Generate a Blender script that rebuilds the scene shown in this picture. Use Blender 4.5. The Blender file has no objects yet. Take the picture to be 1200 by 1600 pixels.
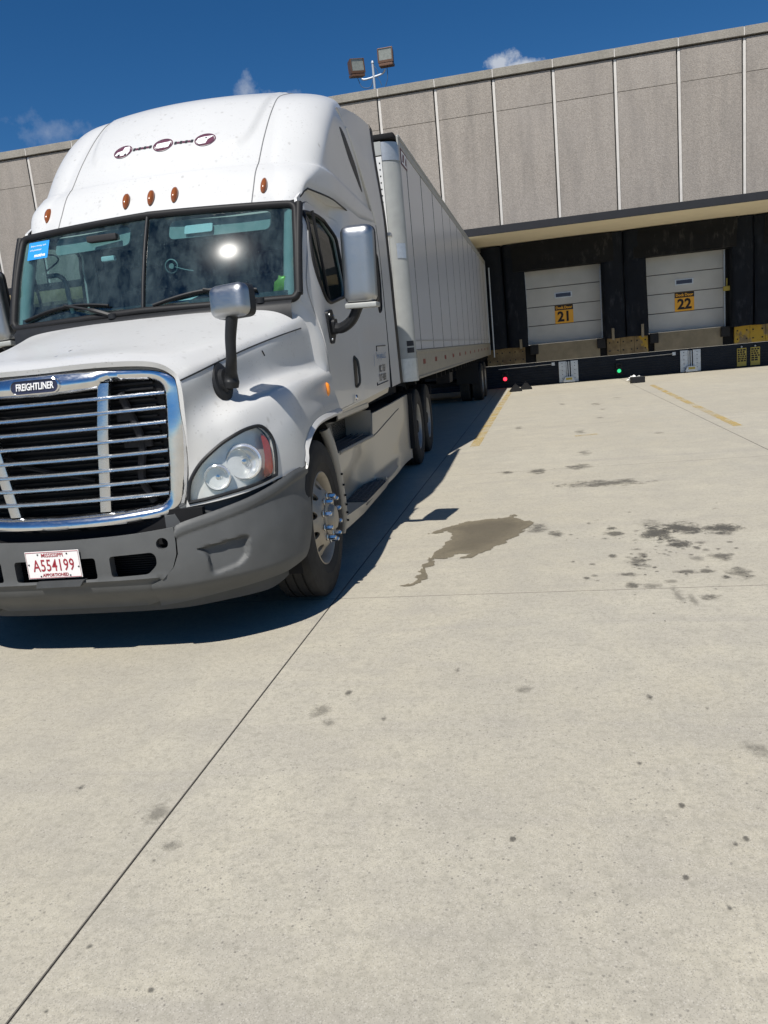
import bpy, bmesh, math, random
import numpy as np
from mathutils import Matrix, Vector
from mathutils.geometry import delaunay_2d_cdt
random.seed(7); RNG = np.random.default_rng(7)
SC = bpy.context.scene
COL = SC.collection

# ------------------------------------------------------------------ camera
cam_d = bpy.data.cameras.new('camera'); cam = bpy.data.objects.new('camera', cam_d); COL.objects.link(cam)
def cam_axes(yaw, pitch, roll):
    cy, sy, cp, sp = math.cos(yaw), math.sin(yaw), math.cos(pitch), math.sin(pitch)
    f = np.array([sy*cp, cy*cp, sp]); r = np.array([cy, -sy, 0]); u = np.cross(r, f)
    cr, sr = math.cos(roll), math.sin(roll)
    return cr*r+sr*u, -sr*r+cr*u, f
_r, _u, _f = cam_axes(-0.2109, -0.2001, -0.0976)
cam.matrix_world = Matrix(((_r[0], _u[0], -_f[0], 1.538), (_r[1], _u[1], -_f[1], 0.0), (_r[2], _u[2], -_f[2], 1.5209), (0, 0, 0, 1)))
cam_d.sensor_fit = 'VERTICAL'; cam_d.sensor_height = 32.0; cam_d.lens = 1213.73/1600*32.0
cam_d.clip_start = 0.05; cam_d.clip_end = 3000
SC.camera = cam

# ------------------------------------------------------------------ light, sky, exposure
SUN = np.array([-0.108, -0.68, 1.0]); SUN = SUN/np.linalg.norm(SUN)      # towards the sun
EXPOSURE = 0.28
sun_d = bpy.data.lights.new('sun', 'SUN'); sun_d.energy = 4.6; sun_d.angle = math.radians(0.5); sun_d.color = (1.0, 0.962, 0.90)
sun = bpy.data.objects.new('sun', sun_d); COL.objects.link(sun)
sun.rotation_euler = Vector(SUN).to_track_quat('Z', 'Y').to_euler()
sun.location = (0, -10, 30)
SC.view_settings.view_transform = 'Standard'; SC.view_settings.look = 'None'
SC.view_settings.exposure = EXPOSURE; SC.view_settings.gamma = 1.0; SC.view_settings.use_curve_mapping = False
world = bpy.data.worlds.new('World'); SC.world = world; world.use_nodes = True
def build_world():
    nt = world.node_tree; N = nt.nodes; L = nt.links; N.clear()
    sky = N.new('ShaderNodeTexSky'); sky.sky_type = 'NISHITA'; sky.sun_disc = False
    sky.sun_elevation = math.asin(SUN[2]); sky.sun_rotation = math.atan2(SUN[0], SUN[1])
    sky.altitude = 1200; sky.air_density = 0.85; sky.dust_density = 0.0; sky.ozone_density = 4.6
    hsv = N.new('ShaderNodeHueSaturation'); hsv.inputs['Saturation'].default_value = 1.26; hsv.inputs['Value'].default_value = .96
    L.new(sky.outputs[0], hsv.inputs['Color'])
    tc = N.new('ShaderNodeTexCoord')
    def vm(op, a, b=None):
        n = N.new('ShaderNodeVectorMath'); n.operation = op
        L.new(a, n.inputs[0])
        if b is not None:
            if hasattr(b, 'is_linked'): L.new(b, n.inputs[1])
            else: n.inputs[1].default_value = b
        return n
    def mt(op, a, b=None, clamp=False):
        n = N.new('ShaderNodeMath'); n.operation = op; n.use_clamp = clamp
        for i, x in enumerate((a, b)):
            if x is None: continue
            if hasattr(x, 'is_linked'): L.new(x, n.inputs[i])
            else: n.inputs[i].default_value = x
        return n.outputs[0]
    nz = N.new('ShaderNodeTexNoise'); nz.inputs['Scale'].default_value = 38; nz.inputs['Detail'].default_value = 7; nz.inputs['Roughness'].default_value = .62
    L.new(tc.outputs['Generated'], nz.inputs['Vector'])
    total = None
    # small fair-weather clouds: direction, radius along the horizon, radius upwards, density
    clouds = [((-.302, .903, .302), .018, .016, .5), ((-.275, .915, .293), .024, .008, .5), ((-.025, .952, .302), .020, .012, 1.3), ((-.005, .955, .296), .032, .006, 1.2),
              ((-.503, .821, .268), .045, .018, .22), ((-.55, .80, .245), .05, .012, .12), ((.55, .80, .26), .07, .02, 1.2), ((-.85, .45, .25), .09, .03, 1.2), ((.9, -.3, .3), .1, .03, 1.2), ((-.5, -.8, .33), .1, .03, 1.0)]
    for d, rh, rv, dens in clouds:
        d = np.array(d)/np.linalg.norm(d); h = np.cross(d, (0, 0, 1.)); h /= np.linalg.norm(h); v = np.cross(h, d)
        h_ = vm('DOT_PRODUCT', tc.outputs['Generated'], tuple(h/rh)).outputs['Value']
        v_ = vm('DOT_PRODUCT', tc.outputs['Generated'], tuple(v/rv)).outputs['Value']
        f_ = vm('DOT_PRODUCT', tc.outputs['Generated'], tuple(d)).outputs['Value']
        vc = mt('SUBTRACT', v_, float(0))
        r2 = mt('ADD', mt('MULTIPLY', h_, h_), mt('MULTIPLY', vc, vc))
        body = mt('SUBTRACT', 1.0, mt('SQRT', r2))
        body = mt('ADD', body, mt('MULTIPLY', mt('SUBTRACT', nz.outputs['Fac'], .52), 3.2))
        body = mt('MULTIPLY', body, dens*1.1, True)
        body = mt('MULTIPLY', body, mt('GREATER_THAN', f_, .7))
        total = body if total is None else mt('MAXIMUM', total, body)
    mix = N.new('ShaderNodeMixRGB'); L.new(mt('MULTIPLY', total, .8), mix.inputs['Fac']); L.new(hsv.outputs[0], mix.inputs['Color1'])
    mix.inputs['Color2'].default_value = (7.2, 7.6, 8.2, 1)
    bg = N.new('ShaderNodeBackground'); bg.inputs['Strength'].default_value = 0.070
    L.new(mix.outputs[0], bg.inputs['Color'])
    out = N.new('ShaderNodeOutputWorld'); L.new(bg.outputs[0], out.inputs['Surface'])
build_world()

# ------------------------------------------------------------------ materials
class NT:
    def __init__(s, name):
        s.m = bpy.data.materials.new(name); s.m.use_nodes = True; s.t = s.m.node_tree; s.N = s.t.nodes; s.L = s.t.links
        s.b = s.N['Principled BSDF']; s.out = s.N['Material Output']; s._pos = None
    def set(s, **k):
        for a, v in k.items():
            i = s.b.inputs[a.replace('_', ' ')]
            if hasattr(v, 'is_linked'): s.L.new(v, i)
            else: i.default_value = (*v, 1) if isinstance(v, tuple) and len(v) == 3 else v
        return s
    def pos(s):
        if s._pos is None: s._pos = s.N.new('ShaderNodeNewGeometry')
        return s._pos.outputs['Position']
    def obj(s): return s.N.new('ShaderNodeTexCoord').outputs['Object']
    def scale(s, v, sc):
        n = s.N.new('ShaderNodeVectorMath'); n.operation = 'MULTIPLY'; s.L.new(v, n.inputs[0]); n.inputs[1].default_value = sc; return n.outputs[0]
    def noise(s, scale, detail=4, rough=.55, vec=None, dist=0):
        n = s.N.new('ShaderNodeTexNoise'); n.inputs['Scale'].default_value = scale; n.inputs['Detail'].default_value = detail
        n.inputs['Roughness'].default_value = rough; n.inputs['Distortion'].default_value = dist
        s.L.new(vec if vec is not None else s.pos(), n.inputs['Vector']); return n.outputs['Fac']
    def voro(s, scale, vec=None, feature='F1', out='Distance', rand=1.0):
        n = s.N.new('ShaderNodeTexVoronoi'); n.feature = feature; n.inputs['Scale'].default_value = scale; n.inputs['Randomness'].default_value = rand
        s.L.new(vec if vec is not None else s.pos(), n.inputs['Vector']); return n.outputs[out]
    def ramp(s, f, *stops, interp='LINEAR'):
        n = s.N.new('ShaderNodeValToRGB'); e = n.color_ramp.elements; n.color_ramp.interpolation = interp
        while len(e) < len(stops): e.new(.5)
        for q, (p, c) in zip(e, stops):
            q.position = p; q.color = (c, c, c, 1) if not isinstance(c, tuple) else (*c, 1)
        s.L.new(f, n.inputs['Fac']); return n.outputs['Color']
    def math(s, op, a, b=None, clamp=False):
        n = s.N.new('ShaderNodeMath'); n.operation = op; n.use_clamp = clamp
        for i, x in enumerate((a, b)):
            if x is None: continue
            if hasattr(x, 'is_linked'): s.L.new(x, n.inputs[i])
            else: n.inputs[i].default_value = x
        return n.outputs[0]
    def mix(s, f, a, b, mode='MIX'):
        n = s.N.new('ShaderNodeMixRGB'); n.blend_type = mode
        for i, x in zip(('Fac', 'Color1', 'Color2'), (f, a, b)):
            if hasattr(x, 'is_linked'): s.L.new(x, n.inputs[i])
            elif isinstance(x, tuple): n.inputs[i].default_value = (*x, 1)
            else: n.inputs[i].default_value = x if i == 'Fac' else (x, x, x, 1)
        return n.outputs[0]
    def sep(s, v):
        n = s.N.new('ShaderNodeSeparateXYZ'); s.L.new(v, n.inputs[0]); return n.outputs
    def bump(s, h, strength=.3, dist=.01):
        n = s.N.new('ShaderNodeBump'); n.inputs['Strength'].default_value = strength; n.inputs['Distance'].default_value = dist
        s.L.new(h, n.inputs['Height']); s.L.new(n.outputs[0], s.b.inputs['Normal']); return s
    def alpha(s, f):
        s.L.new(f, s.b.inputs['Alpha']); return s

def simple(name, col, rough=.5, metal=0.0, grain=0.0, gs=40, bump=0.0, **k):
    n = NT(name)
    if grain:
        f = n.noise(gs, 5)
        c = n.mix(f, tuple(x*(1-grain) for x in col), tuple(min(1, x*(1+grain)) for x in col)); n.set(Base_Color=c)
        if bump: n.bump(f, bump, .004)
    else: n.set(Base_Color=col)
    n.set(Roughness=rough, Metallic=metal)
    if max(col) < .04: n.set(Specular_IOR_Level=.22)
    for a, v in k.items(): n.set(**{a: v})
    return n.m

def white_paint(name, base=(.60, .60, .59), grime=.35, specks=.5, streaks=1.0, rough=.34, coat=.2):
    n = NT(name); o = n.pos()
    c = n.mix(n.ramp(n.noise(1.7, 5, .6, o), (.3, 0), (.75, 1)), tuple(x*.955 for x in base), base)
    # bug splashes and road dirt
    v = n.voro(15, n.scale(o, (1, 1, .6)), 'F1', 'Distance'); nz = n.noise(7, 3, .6, o)
    sp = n.math('MULTIPLY', n.ramp(v, (.07, 1), (.24, 0)), n.ramp(nz, (.46, 0), (.60, 1)))
    v2 = n.voro(42, o); sp2 = n.math('MULTIPLY', n.ramp(v2, (.08, 1), (.26, 0)), n.ramp(n.noise(4, 3, .6, o), (.46, 0), (.62, 1)))
    sp = n.math('MULTIPLY', n.math('ADD', sp, sp2, True), specks)
    c = n.mix(sp, c, (.34, .33, .31))
    z = n.sep(o)[2]
    lowd = n.ramp(z, (0.0, 1), (1.0, 0))
    zz = n.math('SUBTRACT', 1.9, z); zz = n.math('MULTIPLY', zz, .75, True)
    streak = n.noise(6, 4, .6, n.scale(o, (1, 1, .12)))
    d = n.math('MULTIPLY', n.math('MULTIPLY', zz, n.ramp(streak, (.2, 1-.45*streaks), (.85, 1))), grime)
    c = n.mix(d, c, (.36, .32, .25))
    n.set(Base_Color=c, Roughness=rough)
    n.set(Coat_Weight=coat, Coat_Roughness=.06)
    return n.m

def chrome(name, col=(.76, .77, .79), rough=.07, dirt=.25):
    n = NT(name); o = n.pos()
    sc = n.noise(30, 5, .7, n.scale(o, (1, 1, 3)))
    c = n.mix(n.math('MULTIPLY', n.ramp(n.noise(7, 5, .65, o), (.45, 0), (.8, 1)), dirt), col, (.38, .36, .32))
    v = n.voro(60, o); sp = n.math('MULTIPLY', n.ramp(v, (.08, 1), (.16, 0)), n.ramp(n.noise(12, 3, .6, o), (.57, 0), (.64, 1)))
    c = n.mix(n.math('MULTIPLY', sp, .5), c, (.12, .1, .09))
    n.set(Base_Color=c, Metallic=1.0, Roughness=n.ramp(sc, (.3, rough), (.8, rough+.12)))
    n.bump(n.noise(5, 2, .5, o), .05, .01)
    return n.m

def concrete(name, mul=1.0, tint=(1, 1, 1), alpha=None, wet=False, seed=0.0):
    n = NT(name); o = n.pos()
    big = n.noise(.55, 4, .6, o); mid = n.noise(3.2, 6, .62, o); fine = n.noise(120, 4, .7, o)
    c = n.mix(n.ramp(big, (.3, 0), (.72, 1)), (.412, .372, .280), (.485, .450, .356))
    c = n.mix(n.ramp(mid, (.36, .0), (.66, .8)), c, (.345, .318, .262), 'MIX')
    lane = n.noise(.9, 3, .5, n.scale(o, (1.4, .07, 1)), .3); c = n.mix(n.math('MULTIPLY', n.ramp(lane, (.48, 0), (.68, 1)), .30), c, (.29, .27, .23))
    # swept broom lines across and tyre scuffs
    br = n.noise(60, 3, .6, n.scale(o, (.03, 1, 1)), .2); c = n.mix(n.math('MULTIPLY', n.ramp(br, (.35, 0), (.75, 1)), .20), c, (.30, .275, .24))
    arc = n.noise(1.1, 3, .5, n.scale(o, (.35, 2.6, 1)), 1.2); c = n.mix(n.math('MULTIPLY', n.ramp(arc, (.54, 0), (.72, 1)), .40), c, (.27, .25, .225))
    pat = n.noise(.9, 5, .65, n.scale(o, (1, .6, 1)), .4); c = n.mix(n.math('MULTIPLY', n.ramp(pat, (.52, 0), (.70, 1)), .38), c, (.315, .305, .265))
    # pits and aggregate
    v = n.voro(62, o, 'F1', 'Distance'); pm = n.ramp(n.noise(2.2, 3, .6, o), (.38, .25), (.60, 1))
    vc = n.voro(62, o, 'F1', 'Color'); sel = n.ramp(n.sep(vc)[0], (.78, 0), (.82, 1))
    pits = n.math('MULTIPLY', n.math('MULTIPLY', n.ramp(v, (.16, 1), (.32, 0)), sel), pm)
    c = n.mix(n.math('MULTIPLY', pits, .85), c, (.10, .092, .08))
    vb = n.voro(24, o); selb = n.ramp(n.sep(n.voro(24, o, 'F1', 'Color'))[0], (.90, 0), (.92, 1))
    c = n.mix(n.math('MULTIPLY', n.math('MULTIPLY', n.ramp(vb, (.06, 1), (.16, 0)), selb), .75), c, (.11, .10, .088))
    v3 = n.voro(230, o); sel3 = n.ramp(n.sep(n.voro(230, o, 'F1', 'Color'))[1], (.5, 0), (.56, 1))
    c = n.mix(n.math('MULTIPLY', n.math('MULTIPLY', n.ramp(v3, (.25, 1), (.5, 0)), sel3), .62), c, (.13, .12, .105))
    sel4 = n.ramp(n.sep(n.voro(150, o, 'F1', 'Color'))[2], (.75, 0), (.8, 1))
    c = n.mix(n.math('MULTIPLY', n.math('MULTIPLY', n.ramp(n.voro(150, o), (.2, 1), (.45, 0)), sel4), .4), c, (.60, .57, .50))
    c = n.mix(n.ramp(fine, (.3, .0), (.75, .38)), c, (.58, .54, .45)); c = n.mix(n.ramp(n.noise(30, 6, .8, o), (.50, .0), (.66, .62)), c, (.25, .232, .185)); c = n.mix(n.ramp(n.noise(11, 6, .75, o), (.50, .0), (.68, .42)), c, (.30, .28, .225)); c = n.mix(n.ramp(n.noise(75, 3, .8, o), (.54, .0), (.70, .5)), c, (.20, .185, .15))
    rnd = n.N.new('ShaderNodeObjectInfo').outputs['Random']; c = n.mix(n.math('MULTIPLY', rnd, .16), c, (.33, .30, .235))
    c = n.mix(1.0, c, tuple(mul*t for t in tint), 'MULTIPLY')
    n.set(Base_Color=c, Roughness=.42 if wet else .88)
    if wet:
        n.set(Specular_IOR_Level=.35)
        at = n.N.new('ShaderNodeAttribute'); at.attribute_name = 'edge'; e = at.outputs['Fac']
        w = n.math('ADD', e, n.math('MULTIPLY', n.math('SUBTRACT', n.noise(26, 6, .7, n.scale(o, (.45, 1, 1))), .5), .040))
        n.alpha(n.math('MULTIPLY', n.ramp(n.math('ADD', w, .012), (.003, 0), (.012, 1)), .93)); core = n.ramp(e, (.03, 0), (.16, 1))
        n.set(Base_Color=n.mix(n.math('MULTIPLY', core, .28), c, (.06, .05, .035)), Roughness=n.ramp(e, (.02, .75), (.12, .40)))
    h = n.math('SUBTRACT', n.math('MULTIPLY', fine, .5), pits)
    n.bump(h, .12 if wet else .28, .004)
    if alpha is not None:
        a = n.obj()
        ln = n.N.new('ShaderNodeVectorMath'); ln.operation = 'LENGTH'; n.L.new(a, ln.inputs[0])
        f = n.math('SUBTRACT', 1.0, ln.outputs['Value']); f = n.math('ADD', f, n.math('MULTIPLY', n.math('SUBTRACT', n.noise(11, 6, .7, o), .5), 1.5))
        n.alpha(n.math('MULTIPLY', n.ramp(f, (.05, 0), (.42, 1)), alpha))
    return n.m

def aggregate(name, a=(.205, .178, .150), b=(.355, .315, .272)):
    n = NT(name); o = n.pos()
    v = n.voro(46, o, 'F1', 'Color'); c = n.mix(n.sep(v)[0], a, b)
    c = n.mix(n.ramp(n.noise(150, 3, .7, o), (.4, 0), (.7, .5)), c, (.42, .39, .36))
    rnd = n.N.new('ShaderNodeObjectInfo').outputs['Random']; c = n.mix(n.math('MULTIPLY', rnd, .14), c, tuple(x*.72 for x in a))
    st = n.noise(2.6, 5, .6, n.scale(o, (1, 1, .14)))
    c = n.mix(n.math('MULTIPLY', n.ramp(st, (.42, 0), (.72, 1)), .38), c, (.13, .12, .11))
    sp = n.noise(.5, 3, .5, o); c = n.mix(n.math('MULTIPLY', n.ramp(sp, (.4, 0), (.7, 1)), .25), c, (.33, .30, .275))
    n.set(Base_Color=c, Roughness=.93); n.bump(n.voro(46, o), .5, .012)
    return n.m

def glass(name, tint=(.30, .50, .52), refl=1.0, dust_sheen=.06, rough=.012, haze=0.0):
    n = NT(name); N = n.N; L = n.L
    tr = N.new('ShaderNodeBsdfTransparent'); tr.inputs['Color'].default_value = (*tint, 1)
    gl = N.new('ShaderNodeBsdfGlossy'); gl.inputs['Roughness'].default_value = rough
    ge = N.new('ShaderNodeNewGeometry'); dt = N.new('ShaderNodeVectorMath'); dt.operation = 'DOT_PRODUCT'
    L.new(ge.outputs['Incoming'], dt.inputs[0]); L.new(ge.outputs['Normal'], dt.inputs[1])
    q = n.math('SUBTRACT', 1.0, n.math('ABSOLUTE', dt.outputs['Value']), True)      # two-sided Schlick reflectance of a thin pane
    fr = n.math('ADD', n.math('MULTIPLY', n.math('POWER', q, 5.0), .92), .055)
    m1 = N.new('ShaderNodeMixShader'); L.new(n.math('MULTIPLY', fr, refl, True), m1.inputs[0]); L.new(tr.outputs[0], m1.inputs[1]); L.new(gl.outputs[0], m1.inputs[2])
    df = N.new('ShaderNodeBsdfDiffuse'); df.inputs['Color'].default_value = (.36, .50, .52, 1)  # teal dust film, its colour also carries sky reflection and glare veil
    o = n.pos()
    sp = n.math('MULTIPLY', n.ramp(n.voro(70, o), (.06, 1), (.13, 0)), n.ramp(n.noise(6, 3, .6, o), (.5, 0), (.6, 1)))
    f = n.math('ADD', n.math('MULTIPLY', n.ramp(n.noise(8, 5, .7, n.scale(o, (1, 1, .4))), (.35, 0), (.8, 1)), dust_sheen), n.math('MULTIPLY', sp, .5), True)
    if haze:
        g2 = N.new('ShaderNodeBsdfGlossy'); g2.inputs['Roughness'].default_value = .14; m3 = N.new('ShaderNodeMixShader'); m3.inputs[0].default_value = haze
        L.new(m1.outputs[0], m3.inputs[1]); L.new(g2.outputs[0], m3.inputs[2]); m1 = m3
    m2 = N.new('ShaderNodeMixShader'); L.new(f, m2.inputs[0]); L.new(m1.outputs[0], m2.inputs[1]); L.new(df.outputs[0], m2.inputs[2])
    L.new(m2.outputs[0], n.out.inputs['Surface'])
    return n.m

def emit(name, col, e):
    n = NT(name); n.set(Base_Color=col, Roughness=.3, Emission_Color=col, Emission_Strength=e); return n.m

def worn_paint(name, col):
    n = NT(name); o = n.pos()
    f = n.noise(26, 6, .75, o); g = n.noise(2.2, 4, .6, o)
    a = n.math('ADD', f, n.math('MULTIPLY', n.math('SUBTRACT', g, .5), .9))
    n.set(Base_Color=n.mix(n.noise(8, 4, .6, o), tuple(x*.8 for x in col), col), Roughness=.8)
    n.alpha(n.math('MULTIPLY', n.ramp(a, (.38, .12), (.62, 1)), .56)); return n.m

def scuffed(name, col, mark):
    n = NT(name); o = n.pos()
    s = n.math('MULTIPLY', n.ramp(n.noise(5, 6, .7, n.scale(o, (1, 1, .35))), (.54, 0), (.72, 1)), n.ramp(n.noise(1.1, 3, .5, o), (.4, 0), (.6, 1)))
    c = n.mix(n.noise(2.5, 5, .6, o), tuple(x*.5 for x in col), tuple(x*1.5 for x in col)); c = n.mix(s, c, mark)
    n.set(Base_Color=c, Roughness=.75, Specular_IOR_Level=.2); n.bump(n.noise(6, 4, .6, o), .3, .03); return n.m
def stained_plate():
    n = NT('stained_dock_plate'); o = n.pos()
    c = n.mix(n.ramp(n.noise(2.4, 5, .65, o), (.38, 0), (.62, 1)), (.12, .085, .045), (.24, .18, .095))
    c = n.mix(n.ramp(n.noise(1.1, 4, .6, n.scale(o, (1, 1, .6))), (.56, 0), (.60, 1)), c, (.42, .27, .03))
    c = n.mix(n.ramp(n.noise(7, 5, .7, o), (.58, 0), (.7, .8)), c, (.06, .05, .04))
    n.set(Base_Color=c, Roughness=.8); return n.m
M = {}
M['white'] = white_paint('white_truck_paint', specks=.65)
M['white_door'] = white_paint('white_door_paint', base=(.58, .58, .575), grime=.30, specks=.04, streaks=.4)
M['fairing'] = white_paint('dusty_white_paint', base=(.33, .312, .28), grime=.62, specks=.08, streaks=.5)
M['chrome'] = chrome('chrome', rough=.11, dirt=.35); M['chrome_bar'] = chrome('bar_chrome', (.64, .65, .67), .20, .3)
M['mirror_chrome'] = chrome('mirror_chrome', (.40, .41, .42), .34, .35)
M['grey_plastic'] = simple('grey_bumper_plastic', (.082, .084, .083), .6, 0, .22, 9, .12)
M['grey_dark'] = simple('dark_grey_plastic', (.055, .058, .06), .7, 0, .2, 12, .1)
M['black'] = simple('black_plastic', (.018, .019, .021), .48, 0, .3, 30, .1)
M['rubber'] = simple('black_rubber', (.014, .014, .015), .55, 0, .25, 40, .1)
M['tyre'] = simple('tyre_rubber', (.034, .032, .030), .82, 0, .45, 14, .2)
M['tread'] = M['tyre']
M['rim'] = simple('aluminium_rim', (.38, .335, .27), .5, .35, .22, 16, .05)
M['rim_dark'] = simple('dusty_rim', (.30, .29, .27), .5, .4, .25, 16, .05)
M['lug'] = chrome('lug_chrome', (.62, .62, .63), .18, .5)
M['dark'] = simple('undercarriage_black', (.010, .010, .011), .8, 0, .3, 10)
M['frame'] = simple('chassis_steel', (.022, .022, .024), .7, .2, .3, 12)
M['mesh'] = simple('radiator_black', (.012, .012, .013), .6, .2, .4, 60, .3)
M['tread_plate'] = simple('step_tread_grey', (.10, .105, .11), .6, .35, .3, 50, .4)
M['alu'] = simple('brushed_aluminium', (.50, .50, .49), .38, .75, .2, 24, .08)
M['alu_white'] = simple('trailer_post_grey', (.36, .365, .345), .5, .25, .18, 7, .05)
M['gold_rail'] = simple('dusty_aluminium_rail', (.33, .305, .25), .5, .35, .25, 9, .05)
M['amber'] = simple('amber_lens', (.24, .07, .016), .18, 0, .2, 30, 0, Coat_Weight=.6)
M['amber_side'] = simple('orange_lens', (.80, .25, .02), .2, 0, .15, 40, 0, Coat_Weight=.5)
M['red_lens'] = simple('red_reflector_lens', (.42, .055, .03), .2, 0, .2, 60, .2, Coat_Weight=.5)
M['red_mark'] = simple('dark_red_reflector', (.22, .03, .025), .4)
M['glass'] = glass('windshield_glass', tint=(.42, .64, .66), refl=1.6, dust_sheen=.13, haze=.003)
M['side_glass'] = glass('side_window_glass', tint=(.50, .60, .58), refl=.5, dust_sheen=.01)
M['lens'] = glass('headlight_lens', tint=(.95, .95, .94), refl=1.0, dust_sheen=.16)
M['reflector'] = simple('headlight_reflector', (.86, .87, .88), .12, .72)
M['housing'] = simple('headlight_housing', (.70, .70, .68), .28, .25, .12, 20, .1)
M['interior'] = simple('cab_interior_grey', (.15, .15, .15), .75, 0, .2, 12)
M['interior_light'] = simple('visor_grey', (.34, .34, .32), .8, 0, .1, 12)
M['interior_dark'] = simple('dash_charcoal', (.03, .03, .032), .7, 0, .2, 12)
M['handle_plastic'] = simple('grab_handle_plastic', (.16, .16, .155), .5)
M['paper'] = simple('white_paper', (.8, .8, .78), .8)
M['bag'] = simple('green_foil_bag', (.30, .48, .05), .35, .2, .5, 30, .3)
M['decal_maroon'] = simple('maroon_decal', (.10, .022, .05), .5)
M['decal_white'] = simple('white_decal', (.85, .85, .85), .5)
M['decal_black'] = simple('black_vinyl_lettering', (.03, .03, .035), .5)
M['decal_blue'] = simple('blue_vinyl_lettering', (.06, .17, .36), .5)
M['sticker_blue'] = simple('blue_sticker', (.015, .26, .72), .45)
M['badge_blue'] = simple('navy_badge', (.022, .026, .06), .3)
M['plate_white'] = simple('licence_plate_white', (.78, .76, .74), .45)
M['plate_red'] = simple('licence_plate_red', (.30, .02, .035), .5)
M['trailer_white'] = white_paint('trailer_white_panel', base=(.55, .55, .555), grime=.10, specks=.0, streaks=.4, rough=.30, coat=0.0)
M['trailer_front'] = white_paint('trailer_front_white', base=(.66, .66, .64), grime=.12, specks=.1, streaks=.5)
M['concrete'] = concrete('pavement_concrete')
M['wet'] = concrete('wet_concrete', .46, (1.0, .93, .80), wet=True)
M['joint'] = simple('joint_filler', (.16, .145, .12), .9, 0, .3, 30)
M['soft_seam'] = simple('grey_seam_sealant', (.20, .20, .20), .7)
M['seam'] = simple('panel_seam_grey', (.13, .13, .135), .5)
M['yellow'] = worn_paint('worn_yellow_paint', (.60, .40, .06))
M['aggregate'] = aggregate('exposed_aggregate'); M['coping'] = aggregate('coping_aggregate', (.19, .175, .14), (.31, .29, .245))
M['caulk'] = simple('pale_caulk', (.58, .55, .51), .8, 0, .15, 6)
M['joint_dark'] = simple('shadow_joint', (.035, .033, .03), .9)
M['fascia'] = simple('charcoal_fascia', (.020, .021, .025), .6, 0, .25, 4)
M['soffit'] = simple('beige_soffit', (.76, .67, .48), .8, 0, .12, 1.2)
M['dock_wall'] = simple('canopy_dark_block', (.008, .0085, .010), .85, 0, .3, 5, .1)  # deep dark under the canopy is put into this wall colour
M['vinyl'] = scuffed('navy_black_vinyl', (.0055, .008, .013), (.030, .034, .042))
M['vinyl_head'] = scuffed('worn_black_canvas', (.007, .0075, .0085), (.055, .053, .05))
M['door_steel'] = simple('white_door_steel', (.46, .46, .44), .5, 0, .16, 2.2)
M['door_seam'] = simple('door_seam_dark', (.12, .12, .125), .7)
M['sign_orange'] = simple('orange_sign', (.74, .36, .02), .5, 0, .06, 6)
M['sign_black'] = simple('black_sign_ink', (.022, .02, .02), .5)
M['dock_concrete'] = simple('dock_edge_concrete', (.215, .185, .13), .9, 0, .45, 3, .15)
M['dock_steel'] = stained_plate()
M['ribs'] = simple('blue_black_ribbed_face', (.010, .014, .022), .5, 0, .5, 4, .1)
M['galv'] = simple('galvanised_steel', (.52, .54, .56), .42, .7, .3, 18, .1)
M['red_on'] = emit('lit_red_lamp', (1, .03, .06), 2.6); M['green_on'] = emit('lit_green_lamp', (.03, .7, .25), .9)
M['sign_yellow'] = simple('yellow_notice', (.42, .33, .06), .6)
M['bronze'] = simple('bronze_lamp_housing', (.13, .07, .045), .55, .3, .25, 20)
M['lamp_glass'] = simple('lamp_face_glass', (.23, .24, .21), .15, 0, .35, 14, 0, Coat_Weight=.6)
M['wire'] = simple('grey_cable', (.05, .08, .13), .6)
M['pole'] = simple('galvanised_pole', (.40, .43, .47), .5, .3)

# ------------------------------------------------------------------ geometry helpers
def inpoly(P, poly):
    poly = np.asarray(poly, float); x, y = P[:, 0], P[:, 1]; c = np.zeros(len(P), bool)
    a = poly; b = np.roll(poly, -1, 0)
    for (x0, y0), (x1, y1) in zip(a, b):
        if y0 == y1: continue
        m = ((y0 > y) != (y1 > y)) & (x < (x1-x0)*(y-y0)/(y1-y0)+x0); c ^= m
    return c
def polydist(P, poly, closed=True):
    poly = np.asarray(poly, float); d = np.full(len(P), 1e9)
    a = poly; b = np.roll(poly, -1, 0)
    if not closed: a, b = a[:-1], b[:-1]
    for p0, p1 in zip(a, b):
        e = p1-p0; L2 = max(e@e, 1e-12); t = np.clip(((P-p0)@e)/L2, 0, 1); q = p0+t[:, None]*e
        d = np.minimum(d, np.hypot(*(P-q).T))
    return d
def dens(poly, step, closed=True):
    poly = np.asarray(poly, float); out = []
    n = len(poly)
    for i in range(n if closed else n-1):
        a, b = poly[i], poly[(i+1) % n]; k = max(1, int(np.ceil(np.linalg.norm(b-a)/step)))
        out += [a+(b-a)*j/k for j in range(k)]
    if not closed: out.append(poly[-1])
    return np.array(out)
def rounded(poly, r, n=5):
    poly = [np.array(p, float) for p in poly]; out = []; m = len(poly)
    rr = r if isinstance(r, (list, tuple)) else [r]*m
    for i in range(m):
        p, a, b = poly[i], poly[i-1], poly[(i+1) % m]; u = a-p; v = b-p; lu, lv = np.linalg.norm(u), np.linalg.norm(v)
        k = min(rr[i], lu*.49, lv*.49)
        if k < 1e-5: out.append(p); continue
        s, e = p+u/lu*k, p+v/lv*k
        for j in range(n+1):
            t = j/n; out.append((1-t)**2*s+2*t*(1-t)*p+t*t*e)
    return np.array(out)
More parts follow.
